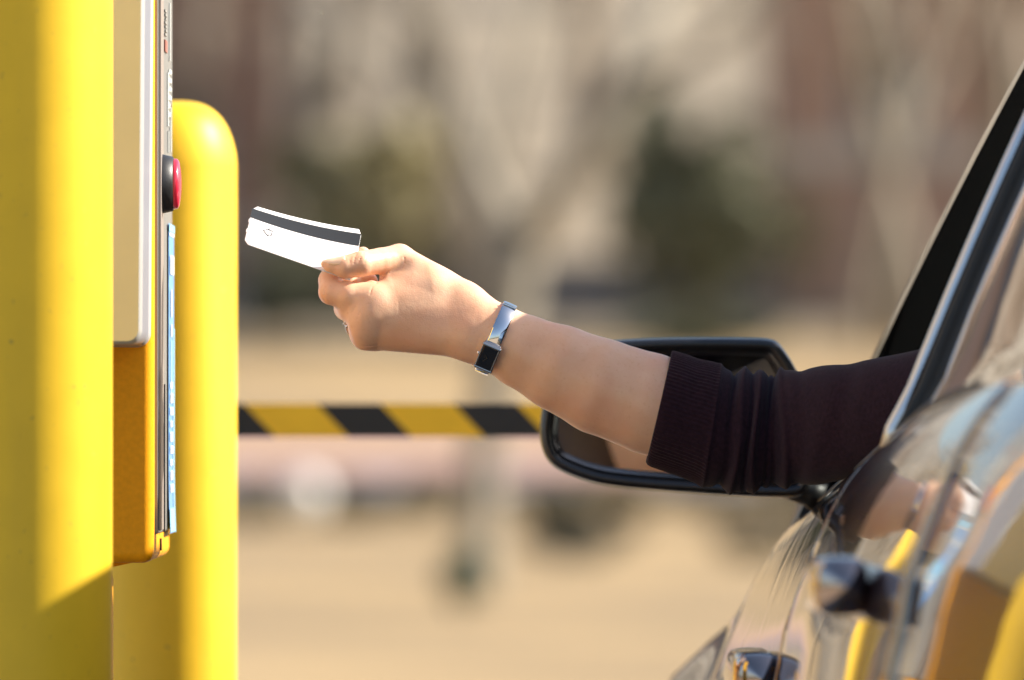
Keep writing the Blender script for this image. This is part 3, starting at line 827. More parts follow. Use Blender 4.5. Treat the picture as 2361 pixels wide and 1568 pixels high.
    rings = [rrect(x0 + .0025, xr - .0025, bz0 + .0025, top - .0025, .008, 7.768), rrect(x0 + .0006, xr - .0006, bz0 + .0006, top - .0006, .0095, 7.7695), rrect(x0, xr, bz0, top, .010, 7.772)]
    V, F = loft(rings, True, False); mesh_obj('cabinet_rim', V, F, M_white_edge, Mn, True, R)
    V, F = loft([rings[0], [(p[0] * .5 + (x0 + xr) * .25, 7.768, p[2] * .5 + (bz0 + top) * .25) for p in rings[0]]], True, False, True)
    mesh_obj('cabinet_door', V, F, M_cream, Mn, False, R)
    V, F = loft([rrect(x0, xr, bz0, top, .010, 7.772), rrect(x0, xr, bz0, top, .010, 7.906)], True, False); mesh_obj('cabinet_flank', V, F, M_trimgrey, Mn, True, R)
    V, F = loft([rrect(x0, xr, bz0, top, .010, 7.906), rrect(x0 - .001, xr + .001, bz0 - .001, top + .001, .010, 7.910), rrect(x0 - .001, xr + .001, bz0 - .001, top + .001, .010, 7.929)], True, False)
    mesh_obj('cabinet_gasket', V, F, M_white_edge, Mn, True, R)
    # bracket and post
    bm = bmesh.new()
    v = [bm.verts.new(p) for p in ((-.40, 7.97, zb), (-.268, 7.97, zb), (-.295, 7.97, zb - .006), (-.40, 7.97, zb - .02), (-.40, 8.26, zb), (-.268, 8.26, zb), (-.295, 8.26, zb - .006), (-.40, 8.26, zb - .02))]
    for f in ((0, 1, 2, 3), (7, 6, 5, 4), (1, 5, 6, 2), (2, 6, 7, 3), (0, 3, 7, 4)): bm.faces.new([v[i] for i in f])
    bm_obj('bracket', bm, M_orange, Mn, False)
    box_obj('post', (-.347, 8.13, (zb - .01 + .15) / 2), (.112, .12, zb - .01 - .15), M_orange, Mn, .005)
    box_obj('base_plate', (-.347, 8.13, .156), (.22, .22, .012), M_darksteel, Mn, .002)
build_machine()

# ------------------------------------------------------------------ barrier gate
def build_gate():
    d = 9.85
    y = d
    z0, z1 = 1 + (HOR - 1009) * d * K, 1 + (HOR - 931) * d * K
    G = thing('barrier_gate', (-1.1, d, 0), 'lowered barrier arm with slanted black and yellow stripes crossing behind the mirror', 'barrier')
    bm = bmesh.new(); add_box(bm, (-1.1, d + .17, .68), (.34, .30, 1.06), .012, 2)
    bm_obj('cabinet', bm, M_orange, G, False)
    box_obj('cabinet_lid', (-1.1, d + .17, 1.225), (.37, .33, .03), M_cream, G, .006)
    V, F = lathe([(.05, -.02), (.05, .05), (.001, .05)], 24, (-1.1, d + .005, (z0 + z1) / 2), 'Y'); mesh_obj('pivot_hub', V, F, M_darksteel, G)
    # striped arm: core bar with stripe skins laid on it
    xa, xb = -1.0, 2.35
    h = z1 - z0
    px = lambda p: (p - 1180.5) * d * K
    per = 314.0; wy = 168.0
    V, F, MI = [], [], []
    k0 = 563.0
    cuts = []
    n0 = int((xa / (d * K) + 1180.5 - k0) / per) - 1; n1 = int((xb / (d * K) + 1180.5 - k0) / per) + 1
    segs = []
    for n in range(n0, n1 + 1):
        segs.append((px(k0 + n * per), px(k0 + n * per + wy), 1)); segs.append((px(k0 + n * per + wy), px(k0 + (n + 1) * per), 0))
    sl = px(1180.5 + 74)
    th = 0.012
    for a, b, m in segs:
        i = len(V)
        V += [(a, y - th, z1), (b, y - th, z1), (b + sl, y - th, z0), (a + sl, y - th, z0), (a, y + th, z1), (b, y + th, z1), (b + sl, y + th, z0), (a + sl, y + th, z0)]
        for q in ((0, 3, 2, 1), (4, 5, 6, 7), (0, 1, 5, 4), (3, 7, 6, 2)): F.append(tuple(i + e for e in q)); MI.append(m)
    o = mesh_obj('striped_arm', V, F, [M_barblack, M_baryellow], G, False)
    o.data.polygons.foreach_set('material_index', MI)
    box_obj('arm_clamp', (-1.02, d, (z0 + z1) / 2), (.2, .034, h + .02), M_darksteel, G, .004)
build_gate()

# ------------------------------------------------------------------ the car (local: x right from the left belt line, y forward, z up)
CAR_LOC = Vector((0.24, 8.0, 0.0)); CAR_ROT = math.radians(1.15)
car = thing('car', CAR_LOC, 'glossy dark brown car with its driver window open and black door mirror', 'car', None, CAR_ROT)
CARM = ROOTM[car.name]
def cobj(name, V, F, m, parent=None, smooth=True):
    return mesh_obj(name, V, F, m, parent or car, smooth, CARM)
def cbox(name, c, s, m, parent=None, bevel=0.0, smooth=True):
    bm = bmesh.new(); add_box(bm, c, s, bevel, 3)
    return bm_obj(name, bm, m, parent or car, smooth, CARM)
CX = 0.80                                   # centre line
def sstep(a, b, x):
    t = min(1, max(0, (x - a) / (b - a))); return t * t * (3 - 2 * t)
def zbelt(Y):
    z = 0.955 - 0.050 * Y if Y < .7 else 0.92 - .085 * (Y - .7) - .05 * max(0, Y - .7) ** 2
    if Y < -1.55: z = 1.0325 - .03 * (-1.55 - Y) 
    z -= .28 * sstep(1.62, 2.0, Y) ** 2 + .22 * sstep(-2.6, -2.9, Y) ** 2 if Y > 1.62 or Y < -2.6 else 0
    return z
def endin(Y):                               # plan taper at nose and tail
    return .09 * max(0.0, -.8 - Y) ** 2 + .30 * sstep(1.35, 2.02, Y) ** 2 + .20 * sstep(-2.5, -2.95, Y) ** 2
QS = [0, .003, .008, .016, .026, .038, .052, .068, .086, .105, .126, .15, .18, .215, .26, .31, .36]
def o_prof(q, Y):
    od = .098 * (1 - math.exp(-q / .19)) + .018 * (1 - math.exp(-q / .024)) - .002 * math.exp(-q / .004)
    of = -.05 + .152 * (1 - math.exp(-q / .072)) + .034 * math.exp(-((Y - 1.25) / .32) ** 2) * min(1, q / .09)
    t = sstep(.66, 1.15, Y); tr = sstep(-2.45, -2.95, Y)
    o = od * (1 - max(t, tr)) + of * max(t, tr)
    # pressed crease in the doors
    o += .0035 * math.exp(-((q - .118) / .012) ** 2) * (1 - t)
    return o
def side_pts(Y, inset=0.0):
    zb = zbelt(Y); pts = []
    for q in QS: pts.append((o_prof(q, Y) - inset - endin(Y), zb - q))
    z0, o0 = pts[-1][1], pts[-1][0]
    for u, do in ((.25, .012), (.5, .012), (.75, -.005), (.92, -.03), (1, -.06)):
        pts.append((o0 + do, z0 + (.19 - z0) * u))
    return pts
def panel(name, Y0, Y1, parent=None, mirror=False, n=None, m=None, arches=()):
    n = n or max(6, int((Y1 - Y0) / .04))
    Ys = [Y0 + .0018] + list(np.linspace(Y0 + .004, Y1 - .004, n)) + [Y1 - .0018]
    rings = []
    for i, Y in enumerate(Ys):
        ins = .0022 if i in (0, len(Ys) - 1) else 0
        p = side_pts(Y, ins)
        rings.append([((2 * CX + o) if mirror else -o, Y, z) for o, z in p])
    r0 = [(x + (.016 if not mirror else -.016), Ys[0] - .0005, z) for x, _, z in rings[0]]
    r1 = [(x + (.016 if not mirror else -.016), Ys[-1] + .0005, z) for x, _, z in rings[-1]]
    V, F = loft([r0] + rings + [r1], False)
    if arches:
        V = [list(v) for v in V]; out = []
        for f in F:
            c = np.mean([V[i] for i in f], axis=0)
            if all(math.hypot(c[1] - a, c[2] - .31) > .345 for a in arches): out.append(f)
        F = out
        for v in V:
            for a in arches:
                dd = math.hypot(v[1] - a, v[2] - .31)
                if 1e-6 < dd < .345: v[1] = a + (v[1] - a) * .345 / dd; v[2] = .31 + (v[2] - .31) * .345 / dd
    if mirror: F = [f[::-1] for f in F]
    return cobj(name, V, F, m or M_paint, parent)
WHY = (1.22, -1.75)
YD0, YD1, YD2 = -1.42, -0.50, 0.72
fender = panel('fender', YD2, 2.0, arches=WHY[:1])
panel('fender', YD2, 2.0, mirror=True, arches=WHY[:1])
front_door = panel('door', YD1, YD2); rear_door = panel('door', YD0, YD1)
fd_r = panel('door', YD1, YD2, mirror=True); rd_r = panel('door', YD0, YD1, mirror=True)
panel('quarter_panel', -2.9, YD0, arches=WHY[1:]); panel('quarter_panel', -2.9, YD0, mirror=True, arches=WHY[1:])
# dark inner shell behind the panel gaps
Ys = np.linspace(-2.8, 1.9, 60)
V1, F1 = loft([[(-o, Y, z) for o, z in side_pts(Y, .022)] for Y in Ys], False)
V2, F2 = loft([[(2 * CX + o, Y, z) for o, z in side_pts(Y, .022)] for Y in Ys], False)
V, F = join([(V1, F1), (V2, [f[::-1] for f in F2])])
V3, F3 = loft([[(.02, Y, .20), (.05, Y, .19), (CX, Y, .19), (2 * CX - .05, Y, .19), (2 * CX - .02, Y, .20)] for Y in Ys], False)
V, F = join([(V, F), (V3, F3)])
cobj('inner_shell', V, F, M_interior)
# hood, boot lid, nose and tail
def top_sheet(name, Y0, Y1, crown, n=24):
    rings = []
    for Y in np.linspace(Y0, Y1, n):
        zb = zbelt(Y); o = o_prof(0, Y) - endin(Y); w = CX + o
        rings.append([(CX + w * u, Y, zb + .001 + crown * (1 - abs(u) ** 2.2)) for u in np.linspace(-1, 1, 25)])
    V, F = loft(rings, False)
    return cobj(name, V, [f[::-1] for f in F], M_paint)
top_sheet('hood', .93, 2.0, .055); top_sheet('boot_lid', -2.9, -1.66, .03)
for nm, Y in (('front_bumper', 2.0), ('rear_bumper', -2.9)):
    s = 1 if Y > 0 else -1
    L = side_pts(Y); rings = []
    for o, z in L:
        w = CX + o
        rings.append([(CX + w * u, Y + s * .10 * (1 - u * u), z) for u in np.linspace(-1, 1, 17)])
    V, F = loft(rings, False)
    bp = cobj(nm, V, F if s > 0 else [f[::-1] for f in F], M_paint)
    for sx_ in (-1, 1):
        bm = bmesh.new(); add_box(bm, (CX + sx_ * .50, Y + s * .075, .62), (.26, .07, .12), .02, 3)
        bm_obj('headlight' if s > 0 else 'tail_light', bm, M_trimgrey if s > 0 else M_red, car, True, CARM)
# wheels
for Y in WHY:
    for x in (.07, 2 * CX - .07):
        V, F = lathe([(.20, -.10), (.29, -.105), (.315, -.08), (.318, 0), (.315, .08), (.29, .105), (.20, .10)], 40, (x, Y, .318), 'X')
        w = cobj('wheel', V, F, M_rubber)
        V, F = lathe([(.205, -.09), (.20, -.075), (.06, -.095), (.001, -.1)], 30, (x, Y, .318), 'X')
        if x > CX: V = [(2 * x - v[0], v[1], v[2]) for v in V]; F = [f[::-1] for f in F]
        cobj('rim', V, F, M_chrome, w)

# greenhouse
def gx(z, Y):
    h = max(0, z - zbelt(min(Y, .7))); return .005 * min(1, h / .03) + .38 * h + .20 * h * h + .09 * max(0.0, -.8 - Y) ** 2
ZR = 1.292
def Yfront(z): return .78 - (z - .915) * 1.62       # front edge of the side window
def Yback(z): return -1.42 + (z - 1.03) * .75
def gp(Y, z, off=0.0): return Vector((gx(z, Y) - off, Y, z))
def strip3(path, wv, depth, m, name, parent=None, mirror=False):
    """a bar of given width vector and inward depth along a path of (Y, z)"""
    rings = []
    for (Y, z) in path:
        a = gp(Y, z); b = gp(Y + wv[0], z + wv[1])
        rings.append([a + Vector((-.002, 0, 0)), b + Vector((-.002, 0, 0)), b + Vector((depth, 0, -depth * .35)), a + Vector((depth, 0, -depth * .35))])
    if mirror: rings = [[Vector((2 * CX - p.x, p.y, p.z)) for p in r] for r in rings]
    V, F = loft(rings, True, True, True)
    return cobj(name, V, F, m, parent, False)
zs = np.linspace(.905, ZR, 16)
for mir in (False, True):
    fdr, rdr = (fd_r, rd_r) if mir else (front_door, rear_door)
    strip3([(Yfront(z), z) for z in zs], (.055, .03), .075, M_paint, 'windscreen_pillar', None, mir)
    strip3([(Yfront(z) - .034, z - .001) for z in zs], (.032, 0), .045, M_gloss, 'window_frame', fdr, mir)
    strip3([(Yback(z) - .2, z) for z in np.linspace(1.02, ZR, 10)], (.16, 0), .05, M_paint, 'rear_pillar', None, mir)
    strip3([(YD1 + .004, z) for z in np.linspace(zbelt(YD1) - .01, ZR, 10)], (.040, 0), .035, M_gloss, 'window_frame', fdr, mir)
    strip3([(YD1 - .060, z) for z in np.linspace(zbelt(YD1) - .01, ZR, 10)], (.050, 0), .030, M_gloss, 'window_frame', rdr, mir)
    # rail above the doors
    strip3([(Y, ZR - .012) for Y in np.linspace(Yback(ZR) - .2, Yfront(ZR) + .05, 20)], (0, .016), .04, M_gloss, 'roof_rail', None, mir)
    sg = -1 if mir else 1
    def mx(p): return Vector((2 * CX - p.x, p.y, p.z)) if mir else p
    # bright moulding on the rear edge of the middle pillar, rubber next to it
    V, F = tube([mx(gp(YD1 - .030, z, -.001)) for z in np.linspace(zbelt(YD1) - .006, ZR, 24)], .0072, 14); cobj('pillar_moulding', V, F, M_satin)
    V, F = tube([mx(gp(YD1 - .082, z, -.004)) for z in np.linspace(zbelt(YD1) - .006, ZR, 24)], .0050, 10); cobj('glass_seal', V, F, M_rubber, rdr)
    # belt seal strips
    for a, b, dd in ((YD1 + .01, .74, fdr), (YD0, YD1 - .01, rdr)):
        V, F = tube([mx(Vector((.0035 + endin(Y), Y, zbelt(Y) + .0005))) for Y in np.linspace(a, b, 30)], .0038, 10); cobj('belt_seal', V, F, M_rubber, dd)
    # inner door trim under the window
    V, F = loft([[mx(Vector((e_ + endin(Y), Y, zbelt(Y) + f_))) for e_, f_ in ((.003, -.002), (.05, -.004), (.085, -.03), (.09, -.5))] for Y in np.linspace(YD0, .95, 40)], False)
    cobj('door_trim', V, F, M_interior)
    # rear side glass and front glass (the driver's is wound down)
    def pane(name, ya, yb, parent):
        rings = []
        for z in np.linspace(1.0, ZR - .01, 14):
            y0, y1 = ya(z), yb(z)
            rings.append([mx(gp(Y, max(z, zbelt(Y) - .01), -.006) + Vector((-.04 * max(0.0, -.8 - Y) ** 2, 0, 0))) for k, Y in enumerate(np.linspace(y0, y1, 15))])
        V, F = loft(rings, False)
        return cobj(name, V, F, M_glass, parent)
    pane('window_glass', lambda z: Yback(z) - .05, lambda z: YD1 - .074, rdr)
    if mir: pane('window_glass', lambda z: YD1 + .04, lambda z: Yfront(z) - .03, fdr)
# roof, windscreen, rear screen
RP = [(.146, ZR), (.160, 1.303), (.180, 1.314), (.215, 1.329), (.27, 1.345), (.36, 1.362), (.50, 1.376), (.66, 1.383), (CX, 1.385)]
full = RP + [(2 * CX - x, z) for x, z in RP[-2::-1]]
Yr0, Yr1 = -1.25, .17
rings = []
for Y in np.linspace(Yr0, Yr1, 26):
    e = (1 - sstep(Yr0, Yr0 + .5, Y)) * .035 + sstep(Yr1 - .45, Yr1, Y) * .03
    sh = gx(ZR, Y) - .146
    rings.append([(x + sh * (1 if x < CX else -1) * (1 - min(1, abs((x if x < CX else 2 * CX - x) - .146) / .65)), Y, z - e * min(1, max(0, (z - ZR) / .09))) for x, z in full])
V, F = loft(rings, False); roof = cobj('roof', V, [f[::-1] for f in F], M_paint)
so = roof.modifiers.new('t', 'SOLIDIFY'); so.thickness = .02; so.offset = -1
def screen(name, Ya, za, Yb, zb_, wa, wb, bow):
    rings = []
    for u in np.linspace(0, 1, 14):
        Y, z, w = Ya + (Yb - Ya) * u, za + (zb_ - za) * u, wa + (wb - wa) * u
        rings.append([(CX + w * v, Y + bow * (1 - v * v), z + (.045 if u > .9 else .045 * u) * (1 - v * v)) for v in np.linspace(-1, 1, 15)])
    V, F = loft(rings, False); return cobj(name, V, F, M_glass)
screen('windscreen', .90, .935, .18, 1.305, .76, .60, .06)
screen('rear_screen', -1.72, 1.06, -1.22, 1.305, .68, .60, -.05)
# door handles
M_handle = mat('dark chrome', (0.36, 0.30, 0.28), 0.10, 1.0, rvar=0.02, scale=60, var=0.04)
def handle(Y, q, parent, mirror=False):
    zb = zbelt(Y)
    o = o_prof(q, Y) - endin(Y); z = zb - q
    n = 26; rings = []
    for i in range(n):
        u = -1 + 2 * i / (n - 1)
        e = (1 - abs(u) ** 10) ** .5 if abs(u) < 1 else 0
        e = max(e, .02)
        hz, ho = .0185 * e, .0165 * e
        oc = o + .012 - .004 * u * u
        ring = []
        for k in range(20):
            a = 2 * math.pi * k / 20
            c, s_ = math.cos(a), math.sin(a)
            ring.append((-(oc + ho * math.copysign(abs(c) ** .55, c)), Y + u * .095, z + hz * math.copysign(abs(s_) ** .55, s_)))
        rings.append(ring)
    V, F = loft(rings, True, True, True)
    if mirror: V = [(2 * CX - v[0], v[1], v[2]) for v in V]; F = [f[::-1] for f in F]
    h = cobj('door_handle', V, F, M_handle, parent)
handle(-.33, .152, front_door); handle(-1.15, .118, rear_door); handle(-.33, .152, fd_r, True); handle(-1.15, .118, rd_r, True)

# door mirror, traced from the photograph at its own distance and size
def build_mirror():
    d = 8.43
    out = [(1246, 960), (1243, 1000), (1247, 1030), (1258, 1058), (1278, 1078), (1310, 1094), (1350, 1109), (1400, 1121), (1500, 1131), (1600, 1138), (1700, 1145), (1790, 1149), (1850, 1146),
           (1872, 1120), (1876, 1060), (1872, 990), (1862, 920), (1845, 868), (1826, 832), (1808, 805), (1795, 789), (1778, 781), (1740, 779), (1660, 778), (1560, 778), (1470, 781), (1400, 786), (1350, 793), (1312, 808), (1283, 834), (1265, 870), (1253, 915)]
    P = np.array(out, float)
    for _ in range(2):                       # corner cutting
        Q = np.empty((len(P) * 2, 2)); N = np.roll(P, -1, 0)
        Q[0::2] = .75 * P + .25 * N; Q[1::2] = .25 * P + .75 * N; P = Q
    c = np.array((1558, 962.0))
    def ring(scale, dy, inset=0.0):
        # inward offset keeps the lip an even width
        q = P.copy()
        if inset:
            t = np.roll(q, -1, 0) - np.roll(q, 1, 0); t /= np.linalg.norm(t, axis=1)[:, None]
            nrm = np.stack([t[:, 1], -t[:, 0]], 1)
            if ((c - q) * nrm).sum() < 0: nrm = -nrm
            q = q + nrm * inset
        q = c + (q - c) * scale
        pts = []
        for x, y in q:
            w = PW(x, y, d); pts.append((w.x, d + dy, w.z))
        return pts
    gx0 = min(p[0] for p in ring(1, 0, 44)); gz0 = min(p[2] for p in ring(1, 0, 44))
    def tilt(r, e): return [(p[0], d + .012 + e + .300 * (p[0] - gx0) + .14 * (p[2] - gz0), p[2]) for p in r]
    rings = [tilt(ring(1, .0, 47), .004), tilt(ring(1, .0, 41), -.002), ring(1, .010, 38), ring(1, .004, 34), ring(1, -.001, 26), ring(1, -.0035, 16), ring(1, -.002, 7), ring(1, .004, 1.5), ring(1, .012, 0),
             ring(.995, .035), ring(.98, .070), ring(.94, .105), ring(.82, .135), ring(.5, .155), ring(.1, .16)]
    V, F = loft(rings, True, False, True)
    mir = mesh_obj('side_mirror', V, F[::-1], M_blackplastic2, car)
    # painted shell cap over the back of the housing
    # glass
    gl = tilt(ring(1, 0, 43.5), 0)
    V, F = loft([gl], True, False, True)
    me = mesh_obj('mirror_glass', V, F, M_mirror, mir, False)
    # stalk to the door corner
    a = [PW(1780, 1095, 8.47), PW(1830, 1118, 8.48), PW(1868, 1138, 8.48), PW(1893, 1150, 8.48)]
    V, F = tube(a, [.016, .0125, .0105, .012], 14); mesh_obj('mirror_stalk', V, F, M_blackplastic, mir)
    V, F = loft([[gp(.70, zbelt(.7) - .012), gp(.56, zbelt(.56) - .010), gp(.57, zbelt(.57) + .03), gp(.66, zbelt(.66) + .006)]], True, False, True)
    V = [(v[0] - .005, v[1], v[2]) for v in V]
    sail = cobj('mirror_base', V, F, M_blackplastic, front_door, False)
    s2 = sail.modifiers.new('t', 'SOLIDIFY'); s2.thickness = .012; s2.offset = 0
M_blackplastic2 = mat('satin black housing', (0.012, 0.012, 0.013), 0.26, var=0.15, scale=120, bump=0.10, bscale=1500, coat=.15, coat_rough=.2)
build_mirror()

# interior
cbox('floor_pan', (CX, -.3, .23), (1.48, 2.5, .03), M_interior)
cbox('dashboard', (CX, .68, .80), (1.40, .42, .22), M_interior, None, .06)
for x in (.37, 1.23):
    st = cbox('seat', (x, -.42, .37), (.50, .56, .16), M_interior, None, .06)
    bm = bmesh.new(); add_box(bm, (0, 0, .32), (.46, .11, .62), .05, 3)
    bm_obj('backrest', bm, M_interior, st, True, CARM @ Matrix.Translation((x, -.60, .40)) @ Matrix.Rotation(math.radians(11), 4, 'X'))
    bm = bmesh.new(); add_box(bm, (0, 0, 0), (.22, .07, .13), .03, 3)
    bm_obj('headrest', bm, M_interior, st, True, CARM @ Matrix.Translation((x, -.76, 1.10)))
rs = cbox('rear_seat', (CX, -1.25, .38), (1.3, .5, .16), M_interior, None, .05)
bm = bmesh.new(); add_box(bm, (CX, -1.52, .66), (1.3, .12, .58), .04, 3); bm_obj('backrest', bm, M_interior, rs, True, CARM)
pth = [Vector((.37 + .18 * math.cos(a), .26 + .06 * math.sin(a), .86 + .17 * math.sin(a))) for a in np.linspace(0, 2 * math.pi, 41)]
V, F = tube(pth, .014, 10, False); sw = cobj('steering_wheel', V, F, M_rubber)
V, F = tube([(.37, .26, .86), (.37, .50, .80)], .03, 12); cobj('steering_column', V, F, M_interior, sw)
V, F = tube([(.20, .26, .86), (.54, .26, .86)], .014, 8); cobj('spoke', V, F, M_rubber, sw)
cbox('parcel_shelf', (CX, -1.62, 1.0), (1.3, .34, .02), M_interior)

# ------------------------------------------------------------------ ground, road, path
PROF = [(-250, 0), (30, 0), (46, .0), (57, .05), (70, .22), (80, .40), (86, .50), (95, .68), (103, .84), (117, 1.30), (130, 1.85), (150, 3.6), (190, 11), (240, 22), (330, 34), (600, 40)]
def zground(y): return float(np.interp(y, [p[0] for p in PROF], [p[1] for p in PROF]))
def sheet(name, xs, ys, lift, m, kind='structure', wob=0.0):
    V = [(x, y, zground(y) + lift + (wob * math.sin(x * .31 + y * .17) * math.sin(y * .23) if y > 40 else 0)) for y in ys for x in xs]
    n = len(xs)
    F = [(j * n + i, j * n + i + 1, (j + 1) * n + i + 1, (j + 1) * n + i) for j in range(len(ys) - 1) for i in range(n - 1)]
    o = mesh_obj(name, V, F, m); o['kind'] = kind; return o
def ground_mat():
    m, nt, b = new_mat('dormant grass')
    tc = nt.nodes.new('ShaderNodeTexCoord')
    n1 = nt.nodes.new('ShaderNodeTexNoise'); n1.inputs['Scale'].default_value = .42; n1.inputs['Detail'].default_value = 6
    n2 = nt.nodes.new('ShaderNodeTexNoise'); n2.inputs['Scale'].default_value = 14; n2.inputs['Detail'].default_value = 6
    nt.links.new(tc.outputs['Object'], n1.inputs['Vector']); nt.links.new(tc.outputs['Object'], n2.inputs['Vector'])
    r1 = nt.nodes.new('ShaderNodeValToRGB'); r1.color_ramp.elements[0].position = .44; r1.color_ramp.elements[1].position = .60
    r1.color_ramp.elements[0].color = (.41, .28, .13, 1); r1.color_ramp.elements[1].color = (.25, .175, .09, 1)
    r2 = nt.nodes.new('ShaderNodeValToRGB'); r2.color_ramp.elements[0].color = (.5, .5, .5, 1); r2.color_ramp.elements[1].color = (1.25, 1.25, 1.25, 1)
    mx = nt.nodes.new('ShaderNodeMix'); mx.data_type = 'RGBA'; mx.blend_type = 'MULTIPLY'; mx.inputs['Factor'].default_value = 1
    nt.links.new(n1.outputs['Fac'], r1.inputs['Fac']); nt.links.new(n2.outputs['Fac'], r2.inputs['Fac'])
    nt.links.new(r1.outputs['Color'], mx.inputs['A']); nt.links.new(r2.outputs['Color'], mx.inputs['B'])
    nt.links.new(mx.outputs['Result'], b.inputs['Base Color']); b.inputs['Roughness'].default_value = .95
    bp = nt.nodes.new('ShaderNodeBump'); bp.inputs['Strength'].default_value = .6; bp.inputs['Distance'].default_value = .05
    nt.links.new(n2.outputs['Fac'], bp.inputs['Height']); nt.links.new(bp.outputs['Normal'], b.inputs['Normal'])
    return m
M_grass = ground_mat()
M_asph = mat('concrete paving', (.37, .285, .195), .9, var=.2, scale=90, bump=.4, bscale=160)
M_road = mat('blue grey road', (.13, .14, .16), .8, var=.15, scale=2)
M_path = mat('pink brick path', (.42, .255, .20), .85, var=.12, scale=3)
M_conc = mat('concrete', (.40, .385, .36), .85, var=.12, scale=12, bump=.2, bscale=60)
M_hill = mat('leaf litter slope', (.215, .175, .125), .95, var=.25, scale=.35, base2=(.30, .25, .18))
xs = np.linspace(-160, 160, 81)
sheet('ground', xs, [-250, -100, -40, 0, 20, 30, 38, 42, 46, 50, 54, 57, 62, 66, 70, 74, 78, 80, 83, 86, 90, 95, 99, 103, 110, 117, 124, 130], 0, M_grass)
sheet('hill', xs, [129.5, 136, 143, 150, 160, 170, 180, 190, 205, 220, 240, 270, 330, 600], -.02, M_hill)
sheet('parking_lot', np.linspace(-20, 30, 26), [-40, -20, 0, 10, 20, 30], .004, M_asph)
sheet('road', np.linspace(-160, 160, 41), [79.6, 81, 83, 85.5], .02, M_road)
sheet('footpath', np.linspace(-160, 160, 41), [86.5, 89, 92, 95.5], .04, M_path)
# kerbed island carrying the bollards and the machine
bm = bmesh.new(); add_box(bm, (-.62, 8.25, .075), (1.0, 4.6, .15), .03, 3)
isl = bm_obj('kerb_island', bm, M_conc, None, False); isl['kind'] = 'structure'

# ------------------------------------------------------------------ plants
def leafmat(name, c1, c2):
    return mat(name, c1, .75, scale=1.2, base2=c2, detail=3)
M_ever = leafmat('evergreen leaves', (.095, .10, .055), (.17, .175, .105))
M_olive = leafmat('olive leaves', (.36, .315, .17), (.50, .44, .25))
M_dry = leafmat('dry twigs', (.27, .225, .17), (.37, .32, .25))
M_dry2 = leafmat('pale twigs', (.38, .325, .25), (.50, .44, .35))
M_rust = leafmat('rusty leaves', (.30, .20, .135), (.38, .26, .175))
M_bark = mat('bark', (.21, .175, .135), .9, var=.2, scale=6)
M_bark2 = mat('grey bark', (.25, .215, .165), .9, var=.2, scale=6)
M_pale = mat('pale bark', (.20, .178, .14), .85, scale=2.5, base2=(.285, .255, .20), bump=.3, bscale=30)
M_low = leafmat('low shrub leaves', (.05, .05, .035), (.095, .09, .06))
M_dgreen = leafmat('dark green leaves', (.012, .075, .050), (.03, .13, .09))

def leaf_cloud(n, R, size, clumps=9, taper=0.0, seed=0):
    g = np.random.default_rng(seed)
    cc = g.normal(size=(clumps, 3)); cc /= np.linalg.norm(cc, axis=1)[:, None]
    cc *= g.uniform(.25, .8, (clumps, 1)); cr = g.uniform(.28, .5, clumps)
    V, F = [], []
    for i in range(n):
        k = g.integers(clumps)
        v = g.normal(size=3); v /= np.linalg.norm(v); v *= g.uniform(.3, 1) ** .5
        p = (cc[k] + v * cr[k]) * R
        if p[2] < -R[2] * .95: p[2] = -R[2] * .95
        if taper:
            f_ = 1.25 - taper * (p[2] / R[2] + 1) / 2; p[0] *= f_; p[1] *= f_
        a = g.normal(size=3); a /= np.linalg.norm(a); b = np.cross(a, g.normal(size=3)); b /= np.linalg.norm(b)
        s = size * g.uniform(.6, 1.4)
        j = len(V)
        V += [p + a * s, p + b * s * .5, p - a * s, p - b * s * .5]; F.append((j, j + 1, j + 2, j + 3))
    return V, F
def copies(src, children, loc, rotz, sc, label=None):
    o = src.copy(); COL.objects.link(o); o.location = loc; o.rotation_euler = (0, 0, rotz); o.scale = sc
    if label: o['label'] = label
    for c in children:
        d = c.copy(); COL.objects.link(d); d.parent = o
    return o
def plant_proto(name, label, cat, group, loc, n, R, size, lm, seed, stem=.05, clumps=9, hz=1.0, taper=0.0):
    o = bpy.data.objects.new(name, None); COL.objects.link(o); o.location = loc; tag(o, label, cat, group)
    V, F = leaf_cloud(n, np.array(R), size, clumps, taper, seed)
    V = [(v[0], v[1], v[2] + R[2] * hz) for v in V]
    a = mesh_obj('foliage', V, F, lm); a.parent = o
    parts = [tube([(0, 0, -.1), (.02 * R[0], 0, R[2] * .5), (.1 * R[0] * math.cos(q), .1 * R[0] * math.sin(q), R[2] * 1.1)], [stem, stem * .7, stem * .3], 6) for q in (0, 2.1, 4.2)]
    V, F = join(parts); b = mesh_obj('stem', V, F, M_bark); b.parent = o
    return o, [a, b]

